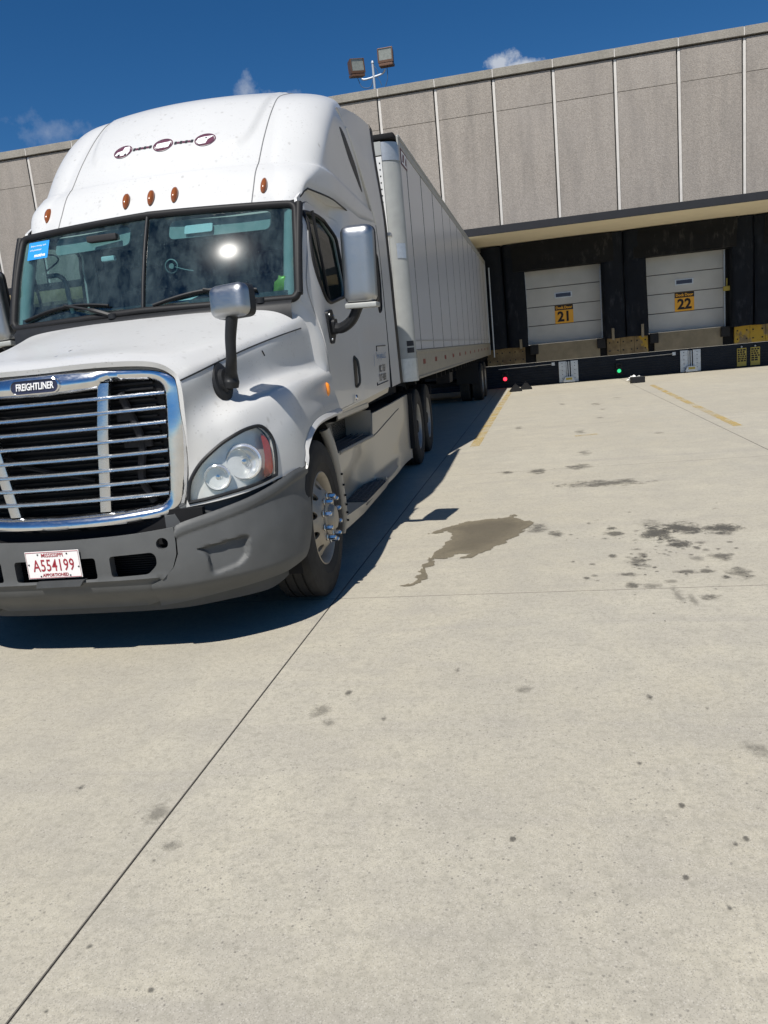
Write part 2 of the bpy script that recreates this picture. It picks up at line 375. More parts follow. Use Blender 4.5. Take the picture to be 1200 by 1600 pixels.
def crs(pts, n, closed=False):
    P = np.asarray(pts, float); k = len(P)
    if closed: P = np.concatenate([P[-1:], P, P[:2]]); seg = k
    else: P = np.concatenate([2*P[:1]-P[1:2], P, 2*P[-1:]-P[-2:-1]]); seg = k-1
    out = []
    for i in range(seg):
        p0, p1, p2, p3 = P[i:i+4]
        for j in range(n):
            t = j/n; out.append(.5*((2*p1)+(p2-p0)*t+(2*p0-5*p1+4*p2-p3)*t*t+(3*p1-p0-3*p2+p3)*t**3))
    if not closed: out.append(P[-2])
    return np.array(out)
def sstep(a, b, x):
    t = np.clip((x-a)/(b-a), 0, 1); return t*t*(3-2*t)
def circ(cx, cy, r, n=20, ry=None):
    a = np.linspace(0, 2*np.pi, n, endpoint=False); return np.stack([cx+r*np.cos(a), cy+(ry or r)*np.sin(a)], 1)

def flat_normals(me, cosang):
    """area-weighted corner normals, so that large flat faces with bevelled edges shade flat"""
    N = np.array([p.normal[:] for p in me.polygons]); A = np.array([p.area for p in me.polygons]); by = {}
    for p in me.polygons:
        for v in p.vertices: by.setdefault(v, []).append(p.index)
    out = []
    for p in me.polygons:
        n0 = N[p.index]
        for v in p.vertices:
            g = by[v]; k = [q for q in g if N[q]@n0 > cosang]; w = (N[k]*A[k][:, None]).sum(0); L = np.linalg.norm(w); out.append(tuple(w/L if L > 1e-12 else n0))
    me.normals_split_custom_set(out)
class MB:
    wn = False
    def __init__(s): s.v = []; s.f = []; s.n = 0; s.mi = []
    def add(s, V, F, mi=0):
        V = np.asarray(V, float); s.v.append(V); s.f += [tuple(int(i)+s.n for i in q) for q in F]; s.mi += [mi]*len(F); s.n += len(V); return s
    def box(s, x0, y0, z0, x1, y1, z1, bev=0.0, mi=0):
        if bev <= 0:
            V = [(x, y, z) for x in (x0, x1) for y in (y0, y1) for z in (z0, z1)]
            return s.add(V, [(0, 1, 3, 2), (4, 6, 7, 5), (0, 4, 5, 1), (2, 3, 7, 6), (0, 2, 6, 4), (1, 5, 7, 3)], mi)
        s.wn = True; bm = bmesh.new(); bmesh.ops.create_cube(bm, size=1)
        for w in bm.verts: w.co = ((x0+x1)/2+w.co.x*(x1-x0), (y0+y1)/2+w.co.y*(y1-y0), (z0+z1)/2+w.co.z*(z1-z0))
        bmesh.ops.bevel(bm, geom=bm.edges[:], offset=bev, segments=2, affect='EDGES', profile=.5)
        return s.bm(bm, mi)
    def bm(s, bm, mi=0):
        bm.verts.index_update(); V = [tuple(w.co) for w in bm.verts]; F = [[w.index for w in q.verts] for q in bm.faces]; bm.free(); return s.add(V, F, mi)
    def tube(s, pts, r, n=8, closed=False, cap=True, flat=None):
        P = np.asarray(pts, float); k = len(P); rr = np.full(k, r) if np.isscalar(r) else np.asarray(r, float)
        T = np.gradient(P, axis=0) if not closed else (np.roll(P, -1, 0)-np.roll(P, 1, 0)); T /= np.linalg.norm(T, axis=1)[:, None]+1e-12
        up = np.array([0, 0, 1.]) if abs(T[0][2]) < .9 else np.array([1., 0, 0]); a = np.cross(T[0], up); a /= np.linalg.norm(a)
        V = []; ang = np.linspace(0, 2*np.pi, n, endpoint=False)
        for i in range(k):
            a = a-T[i]*(a@T[i]); a /= np.linalg.norm(a); b = np.cross(T[i], a)
            fx, fy = (1, 1) if flat is None else flat
            V += [P[i]+rr[i]*(np.cos(q)*a*fx+np.sin(q)*b*fy) for q in ang]
        F = []
        for i in range(k if closed else k-1):
            j = (i+1) % k
            for q in range(n): F.append((i*n+q, i*n+(q+1) % n, j*n+(q+1) % n, j*n+q))
        if cap and not closed: F += [tuple(range(n))[::-1], tuple((k-1)*n+q for q in range(n))]
        return s.add(V, F)
    def lathe(s, prof, c=(0, 0, 0), axis='x', n=32, closed=False):
        V = []; ang = np.linspace(0, 2*np.pi, n, endpoint=False)
        for r, h in prof:
            for q in ang:
                a, b = r*np.cos(q), r*np.sin(q)
                V.append({'x': (h, a, b), 'y': (b, h, a), 'z': (a, b, h)}[axis])
        V = np.array(V)+np.array(c); F = []
        k = len(prof)
        for i in range(k if closed else k-1):
            j = (i+1) % k
            for q in range(n): F.append((i*n+q, j*n+q, j*n+(q+1) % n, i*n+(q+1) % n))
        return s.add(V, F)
    def grid(s, A, flip=False):
        a, b = A.shape[:2]; F = []
        for i in range(a-1):
            for j in range(b-1):
                q = (i*b+j, i*b+j+1, (i+1)*b+j+1, (i+1)*b+j); F.append(q[::-1] if flip else q)
        return s.add(A.reshape(-1, 3), F)
    def prism(s, poly, lo, hi, axis='y'):
        poly = np.asarray(poly, float); k = len(poly)
        def m(p, h): return {'y': (p[0], h, p[1]), 'x': (h, p[0], p[1]), 'z': (p[0], p[1], h)}[axis]
        V = [m(p, lo) for p in poly]+[m(p, hi) for p in poly]
        F = [tuple(range(k)), tuple(range(2*k-1, k-1, -1))]+[(i, i+k, (i+1) % k+k, (i+1) % k) for i in range(k)]
        return s.add(V, F)
    def xf(s, fn):
        s.v = [np.asarray(fn(V)) for V in s.v]; return s
    def mirror(s):
        o = MB(); o.wn = s.wn; o.n = s.n; o.mi = list(s.mi); o.v = [V*np.array([-1, 1, 1]) for V in s.v]; o.f = [q[::-1] for q in s.f]; return o
    def plus(s, o):
        for V in [np.concatenate(o.v)]: s.v.append(V)
        s.f += [tuple(i+s.n for i in q) for q in o.f]; s.mi += o.mi; s.n += o.n; return s
    def mesh(s, name, mats, ang=35, weld=0.0, fixn=False):
        me = bpy.data.meshes.new(name); V = np.concatenate(s.v)
        me.from_pydata(V.tolist(), [], s.f)
        for m in (mats if isinstance(mats, list) else [mats]): me.materials.append(m)
        if any(s.mi): me.polygons.foreach_set('material_index', s.mi)
        if weld or fixn:
            bm = bmesh.new(); bm.from_mesh(me)
            if weld: bmesh.ops.remove_doubles(bm, verts=bm.verts[:], dist=weld)
            if fixn: bmesh.ops.recalc_face_normals(bm, faces=bm.faces[:])
            bm.to_mesh(me); bm.free()
        me.polygons.foreach_set('use_smooth', [True]*len(me.polygons))
        if ang is not None: me.set_sharp_from_angle(angle=math.radians(ang))
        me.update()
        if s.wn and ang is not None: flat_normals(me, math.cos(math.radians(ang)))
        return me
    def build(s, name, mats, parent=None, ang=35, weld=0.0, fixn=False, loc=None):
        return link(name, s.mesh(name, mats, ang, weld, fixn), parent, loc)

def link(name, me, parent=None, loc=None):
    o = bpy.data.objects.new(name, me); COL.objects.link(o)
    if parent is not None: o.parent = parent
    if loc is not None: o.location = loc
    return o
def tag(o, label=None, cat=None, group=None, kind=None):
    for k, v in (('label', label), ('category', cat), ('group', group), ('kind', kind)):
        if v: o[k] = v
    return o
def thing(name, label, cat, loc=(0, 0, 0), rz=0, group=None):
    o = bpy.data.objects.new(name, None); COL.objects.link(o); o.location = loc; o.rotation_euler = (0, 0, rz); o.empty_display_size = .2
    return tag(o, label, cat, group)
def dup(o, parent=None, loc=None):
    c = o.copy(); COL.objects.link(c)
    if parent is not None: c.parent = parent
    if loc is not None: c.location = loc
    for ch in list(o.children): dup(ch, c)
    return c

def tsurf(outer, holes=(), step=.03, fn=None, out=(0, -1, 0), thick=0.0, off=0.0, keep_mb=None):
    """trimmed surface: polygon with holes in a 2-D chart, triangulated and mapped by fn(u, v) -> xyz; rims go thick deep"""
    outer = dens(outer, step); hs = [dens(h, step) for h in holes]
    lo, hi = outer.min(0), outer.max(0)
    gx = np.arange(lo[0]+step*.5, hi[0], step); gy = np.arange(lo[1]+step*.5, hi[1], step)
    G = np.stack(np.meshgrid(gx, gy), -1).reshape(-1, 2) if len(gx) and len(gy) else np.zeros((0, 2))
    if len(G):
        k = inpoly(G, outer) & (polydist(G, outer) > step*.45)
        for h in hs: k &= ~inpoly(G, h) & (polydist(G, h) > step*.45)
        G = G[k]
    loops = [outer]+hs; P = np.concatenate(loops+[G]); E = []; s = 0
    for l in loops: E += [(s+i, s+(i+1) % len(l)) for i in range(len(l))]; s += len(l)
    vc, _, fs, orig, _, _ = delaunay_2d_cdt([Vector(p) for p in P], E, [], 0, 1e-7)
    V2 = np.array([tuple(v) for v in vc]); F = np.array([f[:] for f in fs])
    cen = V2[F].mean(1); k = inpoly(cen, outer)
    for h in hs: k &= ~inpoly(cen, h)
    F = F[k]
    V = np.asarray(fn(V2[:, 0], V2[:, 1]), float)
    nrm = np.cross(V[F[:, 1]]-V[F[:, 0]], V[F[:, 2]]-V[F[:, 0]])
    if callable(out): ref = out(V[F].mean(1))
    else: ref = np.array(out, float)
    if (nrm*ref).sum() < 0: F = F[:, ::-1]; nrm = -nrm
    vn = np.zeros_like(V)
    for i in range(3): np.add.at(vn, F[:, i], nrm)
    vn /= np.linalg.norm(vn, axis=1)[:, None]+1e-12
    V = V+vn*off
    mb = MB() if keep_mb is None else keep_mb
    mb.add(V, F.tolist())
    if thick:
        ed = {}
        for a, b, c in F.tolist():
            for e in ((a, b), (b, c), (c, a)): ed[e] = 1
        B = [e for e in ed if (e[1], e[0]) not in ed]
        idx = sorted({i for e in B for i in e}); m = {i: j for j, i in enumerate(idx)}; k = len(idx)
        VV = np.concatenate([V[idx], V[idx]-vn[idx]*thick])
        mb.add(VV, [(m[b], m[a], m[a]+k, m[b]+k) for a, b in B])
    return mb

def text_mb(body, size, extrude=0.0, align='CENTER', shear=0.0, bold=0.0, sx=1.0, space=1.0):
    cu = bpy.data.curves.new('lettering', 'FONT'); cu.body = body; cu.size = size; cu.align_x = align; cu.align_y = 'CENTER'
    cu.extrude = extrude; cu.shear = shear; cu.offset = bold; cu.space_character = space; cu.resolution_u = 2
    o = bpy.data.objects.new('lettering', cu); COL.objects.link(o)
    dg = bpy.context.evaluated_depsgraph_get(); me = bpy.data.meshes.new_from_object(o.evaluated_get(dg))
    V = np.array([tuple(v.co) for v in me.vertices]).reshape(-1, 3); F = [p.vertices[:] for p in me.polygons]
    bpy.data.objects.remove(o); bpy.data.curves.remove(cu); bpy.data.meshes.remove(me)
    if len(V): V[:, 0] *= sx
    mb = MB()
    if len(V): mb.add(V, F)
    return mb
def place(mb, o, ex, ey):
    """2-D lettering (x, y, depth) onto a plane at o with axes ex, ey"""
    o, ex, ey = (np.array(q, float) for q in (o, ex, ey)); ez = np.cross(ex, ey)
    return mb.xf(lambda V: o+V[:, :1]*ex+V[:, 1:2]*ey+V[:, 2:3]*ez)
def flatpoly(poly, h=0.0):
    return np.array([(p[0], p[1], h) for p in poly])

# ================================================================== the setting
YW = 26.9                                   # face of the warehouse wall
ground = MB(); ground.add([(-400, -400, -.018), (400, -400, -.018), (400, 500, -.018), (-400, 500, -.018)], [(0, 1, 2, 3)])
yard = MB(); yard.add([(-24, -12, -.006), (16, -12, -.006), (16, YW+.2, -.006), (-24, YW+.2, -.006)], [(0, 1, 2, 3)])
pavement = tag(ground.build('ground', M['concrete']), kind='structure')
pavement = tag(yard.build('pavement', M['joint']), kind='structure')
def build_slabs():
    sx, sy, x0, y0, gap, gapy = 3.93, 4.62, .17, 4.65, .0048, .0030
    me = None
    for i in range(-6, 4):
        for j in range(-4, 5):
            a, b = x0+i*sx, y0+j*sy
            y1 = min(b+sy, YW)
            if y1-b < .2: continue
            full = abs(y1-b-sy) < 1e-6
            if full and me is not None: link('slab', me, pavement, (a+sx/2, b+sy/2, 0)); continue
            h = (y1-b)/2; m = MB(); cx, cy = sx/2-gap/2, h-gapy/2; e = .003
            V = [(-cx, -cy, -.02), (cx, -cy, -.02), (cx, cy, -.02), (-cx, cy, -.02), (-cx, -cy, -e*.6), (cx, -cy, -e*.6), (cx, cy, -e*.6), (-cx, cy, -e*.6), (-cx+e, -cy+e, 0), (cx-e, -cy+e, 0), (cx-e, cy-e, 0), (-cx+e, cy-e, 0)]
            F = [(0, 1, 5, 4), (1, 2, 6, 5), (2, 3, 7, 6), (3, 0, 4, 7), (4, 5, 9, 8), (5, 6, 10, 9), (6, 7, 11, 10), (7, 4, 8, 11), (8, 9, 10, 11)]
            m.add(V, F[:8], 1); m.add(V[8:], [(0, 1, 2, 3)]); q = m.mesh('slab', [M['concrete'], M['joint']], 20)
            if full: me = q
            link('slab', q, pavement, (a+sx/2, b+h, 0))
build_slabs()

# painted bay lines
def strip(name, pts, w, z, mat, label=None):
    P = np.array(pts, float); T = np.gradient(P, axis=0); T /= np.linalg.norm(T, axis=1)[:, None]; Nn = np.stack([-T[:, 1], T[:, 0]], 1)
    m = MB(); A = np.zeros((len(P), 2, 3)); A[:, 0, :2] = P-Nn*w/2; A[:, 1, :2] = P+Nn*w/2; A[:, :, 2] = z
    m.grid(A); o = m.build(name, mat, fixn=False); tag(o, kind='structure'); return o
strip('bay_marking', [(.505, 11.9), (.545, 18), (.62, 25.2)], .15, .004, M['yellow'])
strip('bay_marking', [(4.33, 12.1), (4.40, 17), (4.50, 22.3)], .13, .004, M['yellow'])
strip('bay_marking', [(2.02, 12.28), (2.36, 12.34)], .10, .004, M['yellow'])
strip('bay_marking', [(.62, 25.2), (.70, 26.3)], .13, .004, M['yellow'])

# spills and stains lying on the slabs
PUD = [(0.554, 4.872), (0.613, 4.908), (0.66, 5.003), (0.652, 5.208), (0.657, 5.369), (0.67, 5.628), (0.709, 5.808), (0.758, 6.048), (0.755, 6.318), (0.708, 6.384), (0.554, 6.302), (0.64, 6.491), (0.778, 6.642), (0.898, 6.727), (1.036, 6.771), (1.163, 6.767), (1.243, 6.903), (1.26, 6.769), (1.428, 6.557), (1.363, 6.361), (1.304, 6.1), (1.21, 5.914), (1.13, 5.783), (1.099, 5.695), (1.009, 5.619), (0.971, 5.492), (0.924, 5.499), (0.959, 5.645), (0.865, 5.615), (0.804, 5.518), (0.722, 5.504), (0.692, 5.283), (0.713, 5.048), (0.667, 4.909), (0.62, 4.865)]
pud = dens(PUD, .02); pud = pud+RNG.normal(0, .007, pud.shape)+np.repeat(RNG.normal(0, .012, (len(pud)//4+1, 2)), 4, 0)[:len(pud)]
pud0 = pud; pc = pud.mean(0); nv = np.roll(pud, -3, 0)-np.roll(pud, 3, 0); nv = np.stack([nv[:, 1], -nv[:, 0]], 1); nv /= np.linalg.norm(nv, axis=1)[:, None]+1e-9
if inpoly(pud[:1]+nv[:1]*.01, pud)[0]: nv = -nv
spill = tsurf(pud, step=.022, fn=lambda u, v: np.stack([u, v, 0*u+.0035], 1), out=(0, 0, 1))
so = spill.build('water_spill', M['wet'])
sv = np.concatenate(spill.v)[:, :2]; at = so.data.attributes.new('edge', 'FLOAT', 'POINT'); at.data.foreach_set('value', polydist(sv, pud).tolist())
tag(so, 'brown wet spill with a thin tail on the concrete beside the truck', 'spill', kind='thing')
BLOTS = [(2.332, 6.319, 0.096, 0.112, 0.3), (2.347, 5.996, 0.125, 0.205, 0.9), (2.539, 6.111, 0.125, 0.19, 0.8), (2.036, 6.038, 0.071, 0.124, 0.6), (2.818, 6.021, 0.13, 0.153, 0.9), (2.449, 5.643, 0.085, 0.117, 0.7), (2.115, 5.214, 0.077, 0.125, 0.45), (2.648, 5.274, 0.087, 0.095, 0.5), (2.374, 4.965, 0.075, 0.049, 0.6), (2.671, 4.905, 0.071, 0.125, 0.45), (2.497, 4.963, 0.046, 0.042, 0.4), (2.252, 4.513, 0.031, 0.168, 0.35), (2.314, 4.421, 0.024, 0.103, 0.35), (2.417, 4.468, 0.059, 0.058, 0.4), (2.02, 4.734, 0.046, 0.065, 0.4), (2.025, 4.954, 0.068, 0.042, 0.4), (1.454, 6.341, 0.092, 0.138, 0.45), (1.596, 6.106, 0.07, 0.095, 0.45), (2.136, 8.175, 0.446, 0.185, 0.5), (1.08, 9.245, 0.082, 0.119, 0.4), (1.447, 9.193, 0.099, 0.187, 0.4), (1.937, 9.346, 0.135, 0.192, 0.4), (1.953, 5.894, 0.035, 0.039, 0.4), (1.967, 5.397, 0.03, 0.058, 0.4), (2.144, 5.546, 0.043, 0.035, 0.3), (1.818, 4.946, 0.024, 0.035, 0.35), (2.138, 4.707, 0.055, 0.051, 0.3), (2.589, 5.645, 0.046, 0.053, 0.35), (2.592, 5.445, 0.028, 0.042, 0.25), (2.25, 4.778, 0.04, 0.039, 0.3), (2.496, 5.258, 0.049, 0.063, 0.25), (0.503, 3.069, 0.053, 0.059, 0.3), (0.579, 2.95, 0.031, 0.036, 0.3), (0.593, 3.244, 0.015, 0.028, 0.6), (0.811, 2.985, 0.014, 0.024, 0.6), (1.398, 3.266, 0.039, 0.04, 0.3), (0.124, 2.274, 0.041, 0.066, 0.3), (0.252, 2.091, 0.04, 0.033, 0.3), (-0.277, 2.417, 0.013, 0.021, 0.6), (1.376, 2.185, 0.01, 0.013, 0.6), (1.076, 3.484, 0.015, 0.031, 0.6), (1.811, 2.65, 0.011, 0.018, 0.6), (2.067, 2.222, 0.009, 0.013, 0.6), (1.865, 2.036, 0.009, 0.011, 0.6), (0.49, 1.518, 0.009, 0.009, 0.6), (0.251, 1.429, 0.008, 0.009, 0.6), (2.033, 2.195, 0.009, 0.013, 0.6), (2.126, 3.076, 0.012, 0.023, 0.6), (1.918, 3.183, 0.013, 0.025, 0.6), (1.954, 1.92, 0.008, 0.01, 0.6), (0.24, 2.015, 0.011, 0.014, 0.6), (0.239, 1.645, 0.009, 0.011, 0.6), (1.914, 2.388, 0.01, 0.015, 0.6), (2.236, 2.762, 0.047, 0.068, 0.3)]
for k in range(122):                                     # drips scattered round the oil patch and single old drips over the yard
    if k < 95: x, y, r, d = RNG.normal(2.35, .30), RNG.normal(5.5, .62), abs(RNG.normal(.008, .010))+.005, RNG.uniform(.25, .55)
    else: x, y, r, d = RNG.uniform(-1, 4), RNG.uniform(.9, 13), RNG.uniform(.004, .012), RNG.uniform(.3, .6)
    BLOTS.append((x, y, r, r*RNG.uniform(.9, 1.8), d))
for k in range(9): BLOTS.append((RNG.uniform(.9, 3.4), RNG.uniform(8, 21), RNG.uniform(.04, .14), RNG.uniform(.08, .3), RNG.uniform(.18, .36)))
def build_stains():
    # alike soft blots: one mesh per darkness, vertex positions in the unit disc give the material its fade
    mats = {}
    acc = {}
    for i, (x, y, rx, ry, d) in enumerate(BLOTS):
        key = 0 if d < .37 else 1 if d < .62 else 2
        acc.setdefault(key, []).append((x, y, rx, ry, i))
    for key, al in ((0, .32), (1, .56), (2, .90)):
        n = NT('oil_stain'); o = n.pos()
        uv = n.N.new('ShaderNodeUVMap').outputs[0]
        ln = n.N.new('ShaderNodeVectorMath'); ln.operation = 'LENGTH'; n.L.new(uv, ln.inputs[0])
        f = n.math('SUBTRACT', 1.0, ln.outputs['Value']); f = n.math('ADD', f, n.math('MULTIPLY', n.math('SUBTRACT', n.noise(7, 7, .74, o), .52), 3.4))
        f2 = n.math('ADD', f, n.math('MULTIPLY', n.math('SUBTRACT', n.noise(60, 4, .7, o), .5), .6))
        edge = n.math('MULTIPLY', n.ramp(f2, (.10, 0), (.75, 1)), n.ramp(ln.outputs['Value'], (.8, 1), (1.0, 0)))
        n.alpha(n.math('MULTIPLY', edge, al)); n.set(Base_Color=n.mix(n.noise(40, 4, .6, o), (.05, .046, .038), (.13, .12, .10)), Roughness=.7)
        V = []; F = []; UV = []
        for (x, y, rx, ry, i) in acc[key]:
            b = len(V); K = 20
            V.append((x, y, .0025+i*4e-6)); UV.append((0, 0))
            for q in range(K):
                a = 2*math.pi*q/K; V.append((x+1.35*rx*math.cos(a), y+1.35*ry*math.sin(a), .0025+i*4e-6)); UV.append((math.cos(a), math.sin(a)))
            F += [(b, b+1+q, b+1+(q+1) % K) for q in range(K)]
        me = bpy.data.meshes.new('oil_stain'); me.from_pydata(V, [], F); me.materials.append(n.m)
        ul = me.uv_layers.new(name='UVMap'); ul.data.foreach_set('uv', [c for l in me.loops for c in UV[l.vertex_index]])
        tag(link('oil_stain', me), kind='stuff')
build_stains()

# ------------------------------------------------------------------ warehouse
WR = np.array([4.3, YW, 0.0])
wh = thing('warehouse', 'long exposed aggregate concrete warehouse with loading docks under a canopy', 'warehouse', tuple(WR))
wl = tuple(-WR)
JX = [.60+1.838*k for k in range(-15, 11)]
ZP, ZG, ZC = 9.873, 8.647, 9.61                     # parapet top, groove, coping underside
def facade():
    core = MB(); core.box(JX[0], YW+.06, 4.4, JX[-1], YW+14, ZC); core.build('wall', M['joint_dark'], wh, loc=wl)
    w = 1.838-.125
    low = MB().box(-w/2, 0, 4.45, w/2, .15, ZG-.006, .006).mesh('panel', M['aggregate'], 30)
    up = MB().box(-w/2, 0, ZG+.006, w/2, .15, ZC-.02, .008).mesh('panel', M['aggregate'], 30)
    cp = MB().box(-1.838/2+.014, -.07, ZC+.02, 1.838/2-.014, .36, ZP, .012).mesh('coping', M['coping'], 30)
    ck = MB(); ck.box(-.022, .018, 4.46, .055, .058, ZC-.03); ck = ck.mesh('joint_strip', M['caulk'], 30)
    cc = MB(); cc.box(-.013, -.058, ZC+.022, .013, .2, ZP-.012); cc = cc.mesh('joint_strip', M['caulk'], 30)
    for a, b in zip(JX[:-1], JX[1:]):
        c = (a+b)/2-WR[0]
        link('panel', low, wh, (c, RNG.uniform(-.004, .004), 0)); link('panel', up, wh, (c, RNG.uniform(-.004, .004), 0)); link('coping', cp, wh, (c, 0, 0))
        link('joint_strip', ck, wh, (a-WR[0], 0, 0)); link('joint_strip', cc, wh, (a-WR[0], 0, 0))
    # canopy
    YC = 23.5
    cn = MB(); cn.box(JX[0], YC+.03, 4.565, JX[-1], YW-.02, 4.70); cn.build('canopy', M['soffit'], wh, loc=wl)
    fs = MB(); fs.box(JX[0], YC-.03, 4.55, JX[-1], YC+.028, 4.765, .006); fs.box(JX[0], YC+.03, 4.702, JX[-1], YW-.02, 4.75); fs.build('canopy_fascia', M['fascia'], wh, loc=wl)
facade()

DX = [2.44+3.76*k for k in (-1, 0, 1, 2)]; DW, DZ0, DZ1, YD = 2.43, 1.335, 3.74, 27.12
def dock_face():
    wall = MB(); xs = [JX[0]]+[q for d in DX for q in (d-DW/2, d+DW/2)]+[JX[-1]]
    for a, b in zip(xs[::2], xs[1::2]): wall.box(a, YW+.01, .755, b, YW+.5, 4.56)
    for d in DX: wall.box(d-DW/2, YW+.012, DZ1, d+DW/2, YW+.5, 4.56); wall.box(d-DW/2, YW+.012, .755, d+DW/2, YW+.5, 1.32)
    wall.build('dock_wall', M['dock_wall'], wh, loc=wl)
    rib = MB()
    for k in range(9): rib.box(JX[0], YW-.05, .01+k*.081, JX[-1], YW+.3, .01+k*.081+.062, .008)
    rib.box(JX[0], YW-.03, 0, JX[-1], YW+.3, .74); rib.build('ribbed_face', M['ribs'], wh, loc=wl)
    # concrete dock edges in front of the doors, stained steel plates between them
    for d in DX[1:]:
        e = MB(); e.box(d-.98, YW-.07, .76, d+1.08, YW+.008, 1.33, .01); e.build('dock_edge', M['dock_concrete'], wh, loc=wl)
    for a, b in ((-.15, 1.12), (3.74, 5.02), (7.62, 9.0), (-3.5, -2.4)):
        n = max(1, round((b-a)/.42)); w = (b-a)/n
        for k in range(n):
            pl = MB(); x0 = a+k*w+.003; x1 = x0+w-.006; pl.box(x0, YW-.085+.006*(k % 2), .765, x1, YW+.008, 1.32-.008*(k % 3), .006)
            o = pl.build('edge_plate', M['dock_steel'], wh, loc=wl)
            bl = MB()
            for px in (.2, .8):
                for pz in (.90, 1.16): bl.lathe([(0, -.012), (.022, -.012), (.026, 0), (.026, .01)], (x0+(x1-x0)*px, YW-.085, pz), 'y', 8)
            bl.build('bolt', M['black'], o)['kind'] = 'stuff'
    bump = MB().box(-.13, -.14, 1.02, .13, 0, 1.335, .015).mesh('dock_bumper', M['rubber'], 30)
    for x in (1.42, 3.56, 5.20, 7.34): link('dock_bumper', bump, wh, (x-WR[0], -.07, 0))
    con = MB()
    for a, b, z in ((.2, 1.95, .64), (4.0, 5.75, .62)):
        con.tube([(a, YW-.075, z-.01), ((a+b)/2, YW-.075, z), (b, YW-.075, z+.012)], .012, 6); con.box(b, YW-.11, z-.04, b+.1, YW-.05, z+.06)
    con.build('conduit', M['galv'], wh, loc=wl)
    # small hoses and handles that hang on the dock face
    for x, h in ((1.0, 1.55), (3.9, 1.62), (4.80, 1.66)):
        pg = MB(); pg.box(x-.04, YW-.62, 1.25, x+.04, YW-.56, h, .012); pg.build('post_stub', M['dock_concrete'], wh, loc=wl)
dock_face()

def dock_door(d, num):
    root = link('dock_door', MB().box(d-DW/2, YD+.05, DZ0, d+DW/2, YD+.09, DZ1).mesh('dock_door', M['door_seam']), wh, wl)
    root['label'] = 'white sectional dock door marked %d' % num if num else 'white sectional dock door'
    n = 4; h = (DZ1-DZ0)/n
    for k in range(n):
        p = MB(); z0 = DZ0+k*h+.012; p.box(d-DW/2+.01, YD, z0, d+DW/2-.01, YD+.045, z0+h-.024, .006)
        p.build('door_panel', M['door_steel'], root)
    zt = DZ0+2*h
    v = MB(); v.box(d-.28, YD-.022, zt+.22, d+.28, YD-.002, zt+.40, .006); v.build('vision_frame', M['galv'], root)
    v = MB(); v.box(d-.24, YD-.027, zt+.25, d+.24, YD-.0235, zt+.37); v.build('vision_pane', M['badge_blue'], root)
    if num:
        zs0, zs1 = 1.94, 2.53
        s = MB(); s.box(d-.295, YD-.010, zs0, d+.295, YD-.002, zs1, .002); s.build('sign', M['sign_orange'], root)
        hd = MB(); hd.box(d-.295, YD-.013, zs1-.165, d+.295, YD-.0105, zs1-.004); hd.build('sign_header', M['sign_black'], root)
        t = place(text_mb('Dock Door', .118, .001, bold=.005, sx=.94), (d, YD-.0155, zs1-.088), (1, 0, 0), (0, 0, 1)); t.build('lettering', M['sign_orange'], root, None)
        t = place(text_mb(str(num), .44, .001, bold=.016, sx=.98), (d, YD-.0125, zs0+.205), (1, 0, 0), (0, 0, 1)); t.build('lettering', M['sign_black'], root, None)
    tr = MB(); tr.box(d+DW/2-.05, YD-.12, DZ0, d+DW/2-.01, YD-.03, DZ1); tr.box(d-DW/2+.01, YD-.12, DZ0, d-DW/2+.03, YD-.03, DZ1); tr.build('door_track', M['galv'], root)
for d, n in zip(DX, (0, 21, 22, 0)): dock_door(d, n)

def seal_pad(x0, x1, z0, z1, name, mat, y=26.4, fold=.03, seed=0, parent=None):
    rg = np.random.default_rng(seed); nx, nz = 10, 26
    A = np.zeros((nz, nx+4, 3)); ph = rg.uniform(0, 6, 5)
    for i in range(nz):
        t = i/(nz-1); z = z0+(z1-z0)*t
        for j in range(nx):
            u = j/(nx-1); x = x0+(x1-x0)*u
            f = fold*(.5*math.sin(3.1*u*2+ph[0]+2.2*t)+.5*math.sin(7*u+ph[1]+5*t*(1-u))+.35*math.sin(11*t+ph[2]+4*u))
            edge = .07*(1-min(1, 4*min(u, 1-u)))**2
            A[i, j+2] = (x+.015*math.sin(4*t+ph[3]), y+f+edge, z+.012*math.sin(5*u+ph[4])*(1 if i in (0, nz-1) else 0))
        A[i, 1] = A[i, 2]+[0, .15, 0]; A[i, 0] = [x0, YW+.02, z]; A[i, -2] = A[i, -3]+[0, .15, 0]; A[i, -1] = [x1, YW+.02, z]
    m = MB(); m.grid(A)
    m.add(np.concatenate([A[0], ]), [tuple(range(nx+4))]); m.add(A[-1], [tuple(range(nx+4))[::-1]])
    return m.build(name, mat, parent, 60, weld=.0005, fixn=True, loc=None if parent is None else wl)
k = 0
for (a, b) in ((-.10, .545), (.575, 1.235), (3.635, 4.30), (4.33, 4.99), (7.48, 8.10), (8.13, 8.80), (11.2, 11.86)):
    seal_pad(a, b, 1.30, 4.535, 'seal_pad', M['vinyl'], 26.42, .030, 10+k, wh); k += 1
for (a, b) in ((.86, 3.99), (4.62, 7.62), (8.4, 11.4)):
    seal_pad(a, b, 3.68, 4.545, 'seal_header', M['vinyl_head'], 26.33, .018, 40+k, wh); k += 1
# vertical guide rail beside the parked trailer
rail = MB(); rail.tube([(.12, 26.3, 1.05), (.12, 26.3, 3.9)], .022, 8); rail.build('guide_rail', M['galv'], wh, loc=wl)
ysn = MB(); ysn.box(3.72, 26.98, 2.45, 3.80, 27.03, 2.62, .01); ysn.build('sensor', M['sign_yellow'], wh, loc=wl)
ysn = MB(); ysn.box(7.30, 26.75, 2.42, 7.55, 26.85, 2.56, .01); ysn.box(7.40, 26.82, 2.5, 7.43, 26.86, 2.8); ysn.build('sensor', M['sign_yellow'], wh, loc=wl)

